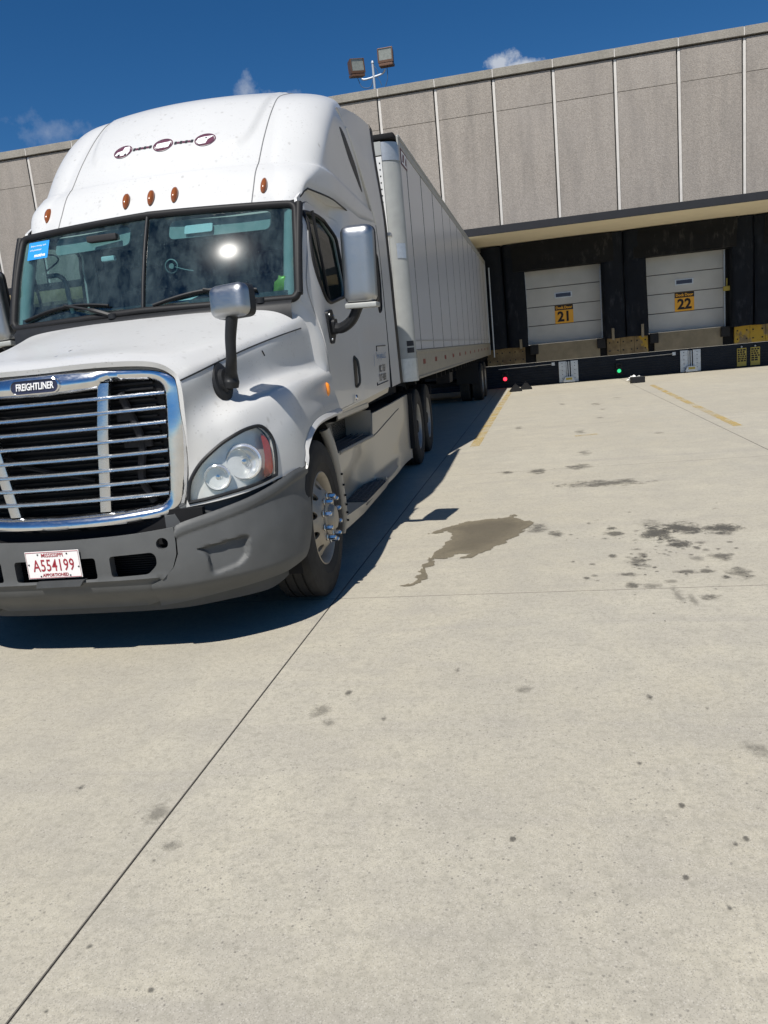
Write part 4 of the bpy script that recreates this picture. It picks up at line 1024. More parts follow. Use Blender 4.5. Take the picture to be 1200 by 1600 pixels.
# ---- windshield, seals, wipers, cowl
WSP = rounded([(0, 2.632), (.93, 2.605), (1.035, 2.60), (1.05, 2.3), (1.055, 1.98), (1.03, 1.945), (.5, 1.950), (0, 1.962)], [.0, .01, .13, .01, .07, .05, .01, 0], 6)
def build_windshield():
    half = WSP[WSP[:, 0] >= -1e-6]
    fw = lambda u, v: wsx(u, v)
    pane = [(max(.016, a), b) for a, b in half]
    for s in (1, -1):
        m = tsurf(pane, (), .05, fw, (0, -1, 0)); (m if s > 0 else m.mirror()).build('windshield', M['glass'], TR, None)
    full = np.concatenate([half, (half*[-1, 1])[::-1][1:-1]])
    d = dens(full, .04); P = wsx(d[:, 0]*1.012, d[:, 1], .004)
    MB().tube(P, .027, 8, closed=True).build('windshield_seal', M['rubber'], TR, 60)
    ed = np.array([p for p in dens(half, .03, False) if p[0] > .9]); 
    def pil():
        z = np.linspace(2.60, 1.97, 14); x = np.full(14, 1.062); P = wsx(x, z, .012); P[:, 0] += .01; P[:, 1] += .012; return MB().tube(crs(P, 2), .030, 8)
    both(pil, 'pillar_seal', M['rubber'], ang=60)
    z = np.linspace(2.625, 1.965, 12); MB().tube(wsx(0*z, z, .006), .013, 8).build('windshield_divider', M['black'], TR, 60)
    # painted black band along the glass edge
    z = [1.955, 2.01]; x = np.linspace(-1.0, 1.0, 30); A = np.array([wsx(x, np.full(30, q), -.006) for q in z]); MB().grid(A).build('frit_band', M['black'], TR, 60)
    # cowl
    xs = np.linspace(-1.03, 1.03, 40); A = []
    for dy, dz in ((.02, .0), (-.03, -.02), (-.07, -.055), (-.075, -.16), (.10, -.16)): A.append(S(xs, ws(xs, 1.95)+dy, 1.958+dz-.0*xs))
    MB().grid(np.array(A)).build('cowl', M['black'], TR, 50)
    def wiper(xa, xb, za, xp):
        m = MB(); t = np.linspace(0, 1, 16); x = xa+(xb-xa)*t; z = za+.045*np.sin(t*math.pi)+.035*t; P = wsx(x, z, .024); m.tube(P, .009, 6)
        z2 = z-.004; m.tube(wsx(x, z2, .010), .006, 5)
        P = [wsx(np.array([xp]), np.array([1.945]), .02)[0], wsx(np.array([xp*.6+.4*(xa+xb)/2]), np.array([1.99]), .045)[0], wsx(np.array([(xa+xb)/2]), np.array([za+.05+.016]), .035)[0]]
        m.tube(crs(P, 6), [.016]*7+[.009]*6, 6); o = m.build('wiper', M['black'], TR, 50)
        MB().lathe([(0, .04), (.03, .035), (.032, 0)], tuple(P[0]-np.array([0, .0, .02])), 'z', 12).build('wiper_pivot', M['black'], o)
    wiper(-.95, -.25, 1.985, -.22); wiper(.08, .80, 1.985, .82)
    # sticker high in the corner of the passenger pane
    x0, x1, z0, z1 = -.985, -.80, 2.435, 2.565
    m = MB(); A = np.array([wsx(np.linspace(x0, x1, 5), np.full(5, q), .003) for q in (z0, z1)]); o = m.grid(A).build('windshield_sticker', M['sticker_blue'], TR, None)
    def st(s, sz, x, z, **k):
        t = text_mb(s, sz, 0, **k); t.xf(lambda V: wsx(x+V[:, 0], z+V[:, 1], .005)); return t.build('sticker_lettering', M['decal_white'], o, None)
    st('Better driving, tech', .018, -.893, 2.535, sx=1.0); st('and protected', .018, -.915, 2.505, sx=1.0); st('motive', .036, -.872, 2.462, bold=.001)
build_windshield()

# ---- roof fairing: level outlines from above the windshield to the crown
FR = np.array([(2.655, .665, 1.165, .15, .125), (2.75, .735, 1.178, .19, .13), (2.93, .885, 1.174, .26, .14), (2.975, .93, 1.155, .30, .14), (3.19, 1.126, 1.150, .33, .15), (3.45, 1.412, 1.150, .38, .15), (3.62, 1.66, 1.125, .42, .14),
               (3.74, 1.989, 1.085, .45, .12), (3.82, 2.275, 1.04, .45, .10), (3.88, 2.62, .925, .42, .08), (3.935, 3.05, .78, .38, .06), (3.96, 3.4, .5, .25, .03)])
def taper(x, y): return .11*(1-sstep(.7, 1.6, y))*sstep(.7, 1.05, np.abs(x))      # the cab narrows towards the windshield
YR = 3.74
FRD = crs(FR, 7)
def fair_par(z):
    return [np.interp(z, FRD[:, 0], FRD[:, i]) for i in range(1, 5)]
def fair_y(x, z):
    yf, w, r, b = fair_par(z); a0 = np.abs(x); a = a0
    def g(a):
        e = a-(w-r); return np.where(e < 0, yf+b*(a/(w-r))**2, yf+b+r-np.sqrt(np.clip(r*r-np.clip(e, 0, r)**2, 0, None)))
    for _ in range(8): a = np.minimum(a0+taper(a, g(a)), w)
    return g(a)
PANEL = rounded([(-.64, 3.10), (.64, 3.10), (.70, 3.5), (.72, 4.4), (-.72, 4.4), (-.70, 3.5)], [.28, .28, .3, 0, 0, .3], 8)
def build_fairing():
    rows = crs(FR, 7); nf, na, nsd = 44, 16, 34
    A = []
    for z, yf, w, r, b in rows:
        x = np.linspace(0, w-r, nf); y = yf+b*(x/(w-r))**2
        a = np.linspace(0, math.pi/2, na+1)[1:]; xa = w-r+r*np.sin(a); ya = yf+b+r-r*np.cos(a)
        ys = np.linspace(yf+b+r, YR, nsd+1)[1:]; xsd = np.full(nsd, w)
        X = np.concatenate([x, xa, xsd, [w-.03, 0]]); Y = np.concatenate([y, ya, ys, [YR+.03, YR+.03]])
        zb = np.where(Y < 1.3, 2.638+.112*sstep(.80, 1.02, Y), 2.75+.09*sstep(2.4, 3.7, Y)); zb[-2:] = 2.84
        k = np.clip((2.93-z)/(2.93-2.655), 0, 1); Zz = np.full(len(X), z)+k*(zb-2.655)
        # raised centre panel
        P = np.stack([X, Zz], 1); d = polydist(P, PANEL); ip = inpoly(P, PANEL); lift = np.where(ip, sstep(0, .030, d), 0)*.024
        Y = Y-lift*.8; Zz = Zz+lift*.6
        # hollow in the flank behind the front shoulder
        fl = sstep(1.5, 2.0, Y)*sstep(3.25, 2.6, Y)*sstep(2.85, 3.0, z)*sstep(3.7, 3.5, z)*(np.abs(X-w) < 1e-6)
        A.append(S(X-taper(X, Y), Y, Zz))
    A = np.array(A); m = MB(); m.grid(A)
    m.add(A[-1], [tuple(range(A.shape[1]))])
    low = A[0].copy(); t = sstep(.82, 1.0, low[:, 1]); low[:, 0] -= .02+.085*t; low[:, 1] += .03*(1-t); low[:, 2] -= .012*(1-t); up = A[0]; m.grid(np.array([low, up]))
    full = MB(); full.plus(m); full.plus(m.mirror()); full.build('roof_fairing', M['white'], TR, 40, weld=.0004, fixn=True)
    def seam():
        k = nf+na; P = np.array([(.742, np.interp(.742, r[:k, 0], r[:k, 1])-.001, np.interp(.742, r[:k, 0], r[:k, 2])+.0005) for r in A if r[:k, 0].max() > .9]); return MB().tube(P, .0040, 5)
    both(seam, 'fairing_seam', M['soft_seam'])
    def lowseam():
        a = A[0][A[0][:, 1] > .80][:-2]; a = a[a[:, 0] > .9]; return MB().tube(a+[.001, 0, -.004], .0065, 6)
    both(lowseam, 'fairing_joint', M['black'])
    def vent():
        c = [(2.20, 3.44), (2.36, 3.44), (2.55, 3.37), (2.85, 3.25), (3.06, 3.07), (2.72, 3.18), (2.45, 3.29)]
        return tsurf(crs(c, 4, True), (), .05, lambda y, z: S(np.interp(z, FRD[:, 0], FRD[:, 2])+.004+0*y, y, z), (1, 0, 0), thick=.02)
    both(vent, 'sleeper_window', M['side_glass'] if 0 else M['black'])
build_fairing()
def marker_lamps():
    for x in (-.885, -.193, 0, .178, .812):
        z = 2.768; y = float(fair_y(np.array([x]), np.array([z]))[0]); dy = float(fair_y(np.array([x+.01]), np.array([z]))[0])-y
        ex = np.array([.01, dy, 0]); ex /= np.linalg.norm(ex); ez = np.array([0, .135, .19]); ez /= np.linalg.norm(ez); n = np.cross(ex, ez)
        g = np.linspace(0, 2*math.pi, 24, endpoint=False); m = MB(); V = []
        for k, (s, h) in enumerate(((1.12, .0), (1.1, .008), (1.0, .012), (.8, .024), (.45, .031))): V += [np.array([x, y, z])+ex*.0225*s*np.cos(t)+ez*.064*s*np.sin(t)*(1+.0)+n*h for t in g]
        m.add(V, [(a*24+i, a*24+(i+1) % 24, (a+1)*24+(i+1) % 24, (a+1)*24+i) for a in range(4) for i in range(24)]+[tuple(96+i for i in range(24))])
        m.build('marker_lamp', M['amber'], TR, 50, fixn=True)
marker_lamps()
def roof_decal():
    def on(h): 
        def f(V):
            z = 3.19+V[:, 1]*.76; return S(V[:, 0], fair_y(V[:, 0], z)-.0245*.8-.003-h, z+.0245*.6+.002)
        return f
    def flat(poly, h, mat, name):
        m = tsurf(poly, (), .02, lambda u, v: on(h)(np.stack([u, v], 1)), (0, -1, .6)); m.build(name, mat, RD, None); return m
    RD = link('roof_emblem', MB().add(on(.0)(dens([(-.22, -.006), (-.08, -.006), (-.08, .006), (-.22, .006)], .05)), [tuple(range(10))]).mesh('roof_emblem', M['decal_maroon']), TR) if 0 else None
    ring = tsurf(circ(0, 0, .079, 28, .072), [circ(0, 0, .071, 28, .064)], .02, lambda u, v: on(0)(np.stack([u, v], 1)), (0, -1, .6))
    RD = ring.build('roof_emblem', M['decal_maroon'], TR, None)
    for cx in (-.335, .325):
        tsurf(circ(cx, 0, .079, 28, .072), [circ(cx, 0, .071, 28, .064)], .02, lambda u, v: on(0)(np.stack([u, v], 1)), (0, -1, .6)).build('emblem_ring', M['decal_maroon'], RD, None)
    for cx in (-.335, 0, .325):
        flat(circ(cx, 0, .066, 26, .059), .0, M['decal_maroon'], 'emblem_field')
    # lower fields: white truck, white box trailer, white pointed shape
    flat([(-.395, -.035), (-.385, .0), (-.34, .012), (-.33, .05), (-.29, .052), (-.275, -.01), (-.29, -.045), (-.34, -.05)], .001, M['decal_white'], 'emblem_picture')
    flat(circ(-.362, -.036, .012, 10), .002, M['decal_black'], 'emblem_picture'); flat(circ(-.305, -.038, .010, 10), .002, M['decal_black'], 'emblem_picture')
    flat([(-.055, -.030), (-.05, .020), (.06, .030), (.05, -.03), (.0, -.045)], .001, M['decal_white'], 'emblem_picture'); flat([(-.03, -.038), (.02, -.034), (.02, -.042), (-.03, -.046)], .002, M['decal_maroon'], 'emblem_picture')
    flat([(.26, -.02), (.27, .02), (.31, .035), (.385, .04), (.345, .0), (.335, -.045), (.29, -.05)], .001, M['decal_white'], 'emblem_picture'); flat(circ(.33, .018, .009, 8), .002, M['decal_black'], 'emblem_picture')
    for a, b in ((-.247, -.090), (.090, .237)):
        n = 7; w = (b-a)/n
        for k in range(n):
            x0 = a+k*w; h = .011 if k % 2 else .016
            flat([(x0, -h), (x0+w*.92, -h), (x0+w*.92, h), (x0, h)], .0, M['decal_maroon'] if k % 2 else M['decal_black'], 'emblem_link')
roof_decal()

# ---- cab sides, doors, side windows
SIDEP = [(.80, 2.65), (.50, 1.955), (.64, 1.80), (.69, 1.55), (.80, 1.16), (.96, 1.118), (2.0, 1.135), (3.66, 1.165), (3.66, 2.86), (2.6, 2.76), (1.0, 2.755)]
DOORP = rounded([(.84, 2.60), (.585, 2.02), (.665, 1.80), (.70, 1.55), (.81, 1.30), (.965, 1.13), (1.95, 1.145), (1.97, 2.45), (1.88, 2.66), (1.0, 2.665)], [.06, .1, .1, .2, .2, .05, .05, .2, .16, .10], 5)
WINP = rounded([(.80, 2.555), (.735, 2.15), (.86, 1.945), (1.0, 1.928), (1.62, 2.01), (1.70, 2.12), (1.67, 2.47), (1.58, 2.595), (1.25, 2.605)], [.05, .2, .06, .05, .07, .07, .12, .10, .2], 5)
SLITP = rounded([(3.16, 2.52), (3.46, 2.52), (3.50, 2.25), (3.43, 1.97), (3.25, 1.93), (3.16, 2.2)], .06, 4)
def grow(poly, d):
    poly = np.asarray(poly); c = poly.mean(0); v = poly-c; return c+v*(1+d/np.linalg.norm(v, axis=1)[:, None])
def sf(o=0.0): return lambda y, z: S(sidex(y, z)+o, y, z)
def build_sides():
    O = (1, 0, 0)
    # gentle sheet-metal form: swage where the door meets the sleeper
    both(lambda: tsurf(SIDEP, [DOORP, SLITP], .055, sf(), O, thick=.02), 'cab_side', M['white_door'], ang=30)
    for s in (1, -1):
        f = (lambda m: m) if s > 0 else (lambda m: m.mirror())
        d = f(tsurf(grow(DOORP, -.006), [WINP], .05, sf(.006), O, thick=.03)).build('door', M['white_door'], TR, 30)
        f(tsurf(grow(DOORP, .03), [grow(DOORP, -.03)], .05, sf(-.018), O)).build('door_gap', M['black'], d, None)
        wd = dens(WINP, .04); P = sf(.008)(wd[:, 0], wd[:, 1]); fr = MB().tube(P, .014, 8, closed=True); f(fr).build('window_seal', M['rubber'], d, 60)
        f(tsurf(WINP, (), .07, sf(-.012), O)).build('window', M['side_glass'], d, None)
        m = MB(); m.tube([(sidex(np.array(.98), np.array(2.3))-.005, .90, 2.57), (sidex(np.array(.98), np.array(2.0))-.005, 1.04, 1.96)], .012, 6); f(m).build('window_bar', M['black'], d)
        hp = rounded([(1.635, 1.53), (1.80, 1.53), (1.80, 1.27), (1.66, 1.25)], .07, 5)
        h = f(tsurf(hp, (), .04, lambda y, z: S(sidex(y, z)+.008, y, z), O, thick=.02)).build('door_handle', M['black'], d, 40)
        m = MB(); m.tube(crs([(1.168, 1.72, 1.52), (1.195, 1.72, 1.48), (1.20, 1.72, 1.38), (1.195, 1.72, 1.30), (1.168, 1.72, 1.265)], 4), .012, 6); f(m).build('handle_grip', M['grey_dark'], h)
        m = MB(); m.lathe([(0, .012), (.022, .010), (.024, 0)], (1.172, 1.62, 1.185), 'x', 12); f(m).build('door_lock', M['chrome'], d)
        f(tsurf(SLITP, (), .06, sf(.002), O)).build('sleeper_pane', M['black'], TR, None)
        wd = dens(SLITP, .05); P = sf(.004)(wd[:, 0], wd[:, 1]); f(MB().tube(P, .010, 6, closed=True)).build('pane_seal', M['rubber'], TR, 60)
        # lower side sill under the door
        m = MB(); A = [S(np.full(12, x), np.linspace(.95, 3.66, 12), np.linspace(z, z+.045, 12)) for x, z in ((1.15, 1.13), (1.13, 1.06), (1.02, 1.05), (1.0, 1.13))]
        m.grid(np.array(A)); f(m).build('sill', M['fairing'], TR, 40)
    # lettering on the sleeper side
    def put(s, size, y, z, mat, **k):
        t = text_mb(s, size, 0, 'LEFT', **k); t.xf(lambda V: S(sidex(y+V[:, 0], z+V[:, 1])+.004, y+V[:, 0], z+V[:, 1])); return t.build('side_lettering', mat, TR, None)
    put('Tanyi Logistics LLC', .088, 2.80, 1.505, M['decal_blue'], sx=.92); put('MC 17651', .10, 2.96, 1.375, M['decal_black'], bold=.001, sx=.95); put('DOT 42883', .10, 2.93, 1.285, M['decal_black'], bold=.001, sx=.92)
    m = MB()
    for a, b in (((2.78, 1.225), (3.50, 1.235)), ((2.78, 1.225), (2.79, 1.25)), ((2.86, 1.60), (3.45, 1.605)), ((2.86, 1.60), (2.865, 1.55))):
        p = dens([a, b], .1, False); m.tube(sf(.003)(p[:, 0], p[:, 1]), .0055, 5)
    m.build('lettering_frame', M['decal_black'], TR); put('/', .15, 2.66, 1.46, M['decal_blue'], bold=.002)
build_sides()

# ---- side extenders behind the sleeper
def build_extender():
    def ex(y, z): return 1.176-.050*sstep(2.9, 3.9, z)
    P = [(3.69, 1.155), (3.69, 2.0), (3.67, 2.5), (3.58, 2.84), (3.42, 2.95), (3.16, 3.15), (2.84, 3.37), (2.55, 3.53), (2.25, 3.62)]
    T = [(2.62, 3.71), (3.18, 3.82), (3.66, 3.89), (4.04, 3.93), (4.16, 3.90), (4.20, 3.46), (4.27, 2.94), (4.36, 2.04), (4.44, 1.165)]
    both(lambda: tsurf(P+T, (), .07, lambda y, z: S(ex(y, z), y, z), (1, 0, 0), thick=.05), 'side_extender', M['white_door'], ang=30)
    both(lambda: MB().tube(np.array([(ex(y, z)+.0, y, z) for y, z in crs(P[3:-1], 4)]), .012, 6), 'extender_ridge', M['white'])
    both(lambda: MB().tube(np.array([(ex(y, z)-.004, y, z) for y, z in crs(P[:4], 4)]), .010, 6), 'extender_seam', M['black'])
    def rub():
        q = crs(T[3:], 5); q = q-[.03, 0]; A = np.array([[(ex(y, z)+.003, y, z) for y, z in q], [(ex(y, z)+.004, y+.17+.03*sstep(3.9, 1.2, z), z) for y, z in q], [(ex(y, z)-.03, y+.17+.03*sstep(3.9, 1.2, z), z) for y, z in q], [(ex(y, z)-.05, y, z) for y, z in q]]); return MB().grid(A)
    both(rub, 'extender_rubber', M['rubber'], ang=40, fixn=True)
    m = MB(); m.box(-1.1, 3.74, 1.15, 1.1, 3.79, 3.0); m.build('sleeper_rear_wall', M['white_door'], TR)
    m = MB(); m.box(1.17, 4.42, 2.83, 1.215, 4.56, 2.87, .004); m.build('extender_clip', M['white'], TR)
build_extender()

# ---- mirrors
def shell(w, h, r, stack):
    """rounded-rectangle shell: stack of (depth y, inset) rings, closed at the first ring"""
    m = MB(); k = None; V = []
    for y, ins in stack:
        p = rounded([(-w/2+ins, -h/2+ins), (w/2-ins, -h/2+ins), (w/2-ins, h/2-ins), (-w/2+ins, h/2-ins)], max(.006, r-ins*.6), 6); k = len(p); V += [(a, y, b) for a, b in p]
    m.add(V, [tuple(range(k))]+[(i*k+j, i*k+(j+1) % k, (i+1)*k+(j+1) % k, (i+1)*k+j) for i in range(len(stack)-1) for j in range(k)]); return m
BACK = [(-.074, .085), (-.073, .06), (-.069, .04), (-.060, .022), (-.045, .008), (-.025, .001), (.03, 0)]
def door_mirror():
    h = shell(.235, .53, .06, BACK); rz = Matrix.Rotation(math.radians(-6), 3, 'Z') @ Matrix.Rotation(math.radians(2), 3, 'Y'); R = np.array(rz); c = np.array([1.445, .82, 2.155])
    f = lambda V: V@R.T+c
    out = []
    for s in (1, -1):
        g = (lambda m: m) if s > 0 else (lambda m: m.mirror())
        hh = MB(); hh.v = [V.copy() for V in h.v]; hh.f = list(h.f); hh.mi = list(h.mi); hh.n = h.n
        o = g(hh.xf(f)).build('door_mirror', M['mirror_chrome'], TR, 60, fixn=True)
        m = MB(); m.prism(rounded([(-.10, -.25), (.10, -.25), (.10, .25), (-.10, .25)], .05, 4), .058, .072, 'y'); g(m.xf(f)).build('mirror_pane', M['reflector'], o)
        m = MB(); m.prism(rounded([(-.118, -.27), (.118, -.27), (.118, .268), (-.118, .268)], .055, 4), .030, .067, 'y'); g(m.xf(f)).build('mirror_rim', M['black'], o)
        m = MB(); m.box(-.11, -.055, -.300, .125, .055, -.262, .010); g(m.xf(f)).build('mirror_foot', M['alu_white'], o)
        m = MB(); P = crs([(1.19, .905, 1.745), (1.26, .89, 1.735), (1.345, .86, 1.78), (1.40, .84, 1.86), (1.42, .83, 1.90)], 6); m.tube(P, np.linspace(.040, .036, len(P)), 10); g(m).build('mirror_arm', M['black'], o)
        m = MB(); m.prism(rounded([(.80, 1.86), (.97, 1.88), (1.04, 1.80), (1.03, 1.70), (.95, 1.63), (.835, 1.63)], .03, 4), 1.155, 1.185, 'x'); m.prism(rounded([(.85, 1.80), (.97, 1.81), (.98, 1.70), (.87, 1.69)], .03, 4), 1.18, 1.215, 'x'); g(m).build('mirror_bracket', M['black'], o, 40)
        m = MB()
        for y, z in ((.84, 1.835), (.86, 1.66), (.99, 1.83)): m.lathe([(0, 1.194), (.010, 1.192), (.011, 1.183)], (0, y, z), 'x', 8)
        g(m).build('bracket_bolt', M['galv'], o)
door_mirror()
def hood_mirror():
    for s in (1, -1):
        g = (lambda m: m) if s > 0 else (lambda m: m.mirror())
        base = bicr(NET, [4.56], [1.80])[0]
        R = np.array(Matrix.Rotation(math.radians(-14), 3, 'Z') @ Matrix.Rotation(math.radians(-2), 3, 'Y') @ Matrix.Rotation(math.radians(-5), 3, 'X')); c = np.array([1.012, -.75, 1.872]); f = lambda V: V@R.T+c
        m = shell(.225, .172, .048, [(y*.8, i*.8) for y, i in BACK]); o = g(m.xf(f)).build('hood_mirror', M['mirror_chrome'], TR, 60, fixn=True)
        m = MB(); m.prism(rounded([(-.113, -.086), (.113, -.086), (.113, .086), (-.113, .086)], .042, 4), .012, .066, 'y'); g(m.xf(f)).build('mirror_rim', M['black'], o)
        m = MB(); m.prism(rounded([(-.095, -.07), (.095, -.07), (.095, .07), (-.095, .07)], .035, 4), .06, .069, 'y'); g(m.xf(f)).build('mirror_pane', M['reflector'], o)
        m = MB(); P = crs([tuple(base+np.array([.058, -.005, -.035])), tuple(base+np.array([.068, -.01, .03])), (.972, -.745, 1.57), (.985, -.75, 1.68), (1.01, -.75, 1.80)], 8); m.tube(P, np.interp(np.linspace(0, 1, len(P)), [0, .12, .3, .6, 1], [.050, .056, .040, .034, .040]), 12, flat=(1, .8)); g(m).build('mirror_arm', M['black'], o, 60)
        m = MB(); nrm = np.array([.92, -.33, .2]); nrm /= np.linalg.norm(nrm); e1 = np.cross((0, 0, 1), nrm); e1 /= np.linalg.norm(e1); e2 = np.cross(nrm, e1)
        m.lathe([(.098, -.03), (.098, .012), (.085, .024), (.060, .026), (.055, .05), (0, .054)], n=28); m.xf(lambda V: base+V[:, :1]*nrm+V[:, 1:2]*e1*.80+V[:, 2:3]*e2*1.12); g(m).build('mirror_base', M['black'], o, 40)
hood_mirror()

# ---- wheels (parts of a vehicle: the tyre carries rim, hub and nuts)
def tyre_prof(w, R=.51):
    h = w/2
    p = [(.292, -h*.80), (.305, -h*.86), (.34, -h*.95), (.40, -h*1.0), (.45, -h*.97), (.485, -h*.92), (R-.008, -h*.84), (R-.002, -h*.76)]
    for g in (-.42, 0.0, .42): p += [(R, h*(g-.20)), (R, h*(g-.045)), (R-.013, h*(g-.04)), (R-.013, h*(g+.04)), (R, h*(g+.045)), (R, h*(g+.20))]
    p += [(R-.002, h*.76), (R-.008, h*.84), (.485, h*.92), (.475, h*.945), (.45, h*.975), (.447, h*.985), (.40, h*1.0), (.36, h*.985), (.357, h*.97), (.34, h*.95), (.305, h*.86), (.292, h*.80)]
    return p
MESHES = {}
def wheel_meshes():
    MESHES['tyre'] = MB().lathe(tyre_prof(.285), n=56).mesh('wheel', M['tyre'], 28)
    def disc(conv):
        # steer wheel: face near the outer edge; drive wheel: deep dish
        if conv: xr = lambda r: np.interp(r, [.10, .155, .18, .20, .225, .250, .268], [.150, .150, .135, .112, .094, .080, .05])
        else: xr = lambda r: np.interp(r, [.10, .15, .20, .235, .26, .268], [-.045, -.045, -.035, -.03, -.05, -.08])
        holes = [circ(.213*math.cos(a), .213*math.sin(a), .0265, 12) for a in np.arange(10)*2*math.pi/10+.1]
        m = tsurf(circ(0, 0, .267, 60), [circ(0, 0, .085, 30)]+holes, .02, lambda u, v: S(xr(np.hypot(u, v)), u, v), (1, 0, 0), thick=.022)
        m.lathe([(.304, .110), (.306, .122), (.300, .126), (.292, .120), (.278, .085), (.268, .04), (.266, -.12)], n=56)
        return m
    MESHES['rim_f'] = disc(True).mesh('rim', M['rim'], 35, fixn=False); MESHES['rim_r'] = disc(False).mesh('rim', M['rim_dark'], 35)
    MESHES['hub_f'] = MB().lathe([(.118, .13), (.118, .158), (.105, .165), (.088, .168), (.080, .190), (.070, .202), (.055, .207), (0, .208)], n=32).mesh('hub', M['rim'], 30)
    MESHES['hub_r'] = MB().lathe([(.12, -.05), (.115, .03), (.095, .04), (.09, .10), (.075, .115), (0, .118)], n=28).mesh('hub', M['frame'], 30)
    MESHES['lug'] = MB().lathe([(.022, .0), (.023, .008), (.0175, .012), (.0165, .048), (.013, .058), (.007, .063), (0, .064)], n=6).mesh('lug_nut', M['lug'], 25)
    MESHES['back'] = MB().lathe([(0, -.09), (.262, -.09), (.262, -.10)], n=24).mesh('brake_drum', M['dark'], 30)
wheel_meshes()
def wheel(parent, x, y, sgn, steer, detail=True, rot=0.0, R=.51):
    w = link('wheel', MESHES['tyre'], parent, (x, y, R)); w.rotation_euler = (rot, 0, 0 if sgn > 0 else math.pi)
    if not detail: return w
    link('rim', MESHES['rim_f' if steer else 'rim_r'], w); link('hub', MESHES['hub_f' if steer else 'hub_r'], w); link('brake_drum', MESHES['back'], w)
    for k in range(10):
        a = k*math.pi/5; link('lug_nut', MESHES['lug'], w, (.148 if steer else -.045, .1425*math.cos(a), .1425*math.sin(a)))
    return w
wheel(TR, 1.215-.1425, 0, 1, True, rot=.25); wheel(TR, -1.215+.1425, 0, -1, True)
for y in (5.70, 6.99):
    for s in (1, -1):
        wheel(TR, s*(1.22-.1425), y, s, False, rot=.3*y); wheel(TR, s*(1.22-.1425-.34), y, -s, False, detail=False)

# ---- chassis: rails, axles, tank, fairings with steps
def chassis():
    m = MB()
    for s in (1, -1): m.box(s*.43-.04, -.85, .72, s*.43+.04, 7.6, .98, .01)
    for y in (-.7, 1.2, 2.6, 4.0, 5.2, 6.3, 7.5): m.box(-.42, y-.05, .75, .42, y+.05, .95)
    m.build('frame_rails', M['frame'], TR)
    m = MB(); m.tube([(-1.0, 0, .46), (1.0, 0, .46)], .055, 8)
    for y in (5.70, 6.99): m.tube([(-1.0, y, .51), (1.0, y, .51)], .075, 10); m.lathe([(0, -.16), (.15, -.12), (.19, 0), (.15, .12), (0, .16)], (0, y, .51), 'y', 14)
    m.build('axles', M['frame'], TR)
    m = MB(); m.box(-.45, -.75, .62, .45, 1.4, 1.25, .05); m.box(-.9, 1.3, .5, .9, 3.5, 1.02, .05); m.box(-.5, 3.6, .5, .5, 5.1, .95, .03); m.build('engine_and_tanks', M['dark'], TR)
    m = MB(); m.prism(circ(6.35, 1.04, .52, 24, .03), -.45, .45, 'x'); m.build('fifth_wheel', M['frame'], TR)
    m = MB()
    for s in (1, -1): m.box(s*.62-.02, .55, .35, s*.62+.02, .60, .95); m.box(s*.92-.30, 4.98, .30, s*.92+.30, 5.0, 1.0)
    m.build('splash_panel', M['rubber'], TR)['kind'] = 'stuff'
    m = MB(); m.box(-1.0, 3.62, 1.02, 1.0, 5.2, 1.10); m.box(-1.0, .70, 1.02, 1.0, 3.70, 1.12); m.build('deck_plate', M['dark'], TR)
    m = MB()
    for k in range(3): m.tube(crs([(-.5+.3*k, 3.85, 2.2-.2*k), (-.4+.3*k, 4.3, 1.7), (-.3+.3*k, 4.9, 1.8)], 6), .02, 6)
    m.build('air_hose', M['rubber'], TR)
chassis()
def skx(y, z):
    """chassis fairing: flat panel whose foot steps out into a ledge that runs out rearwards"""
    led = .085*sstep(.395, .345, z)*sstep(4.6, 2.4, y)*sstep(2.26, 2.36, y)
    dent = -.045*np.exp(-((y-1.75)/.42)**2-((z-.60)/.16)**2)*(1+.4*np.sin(5*y+7*z))
    led = led-.085*sstep(.72, .42, z)*(1-sstep(1.9, 2.34, y))
    return 1.150+.015*sstep(2.0, 2.6, y)+led+dent+.012*np.sin(2.1*y)*sstep(.9, .5, z)
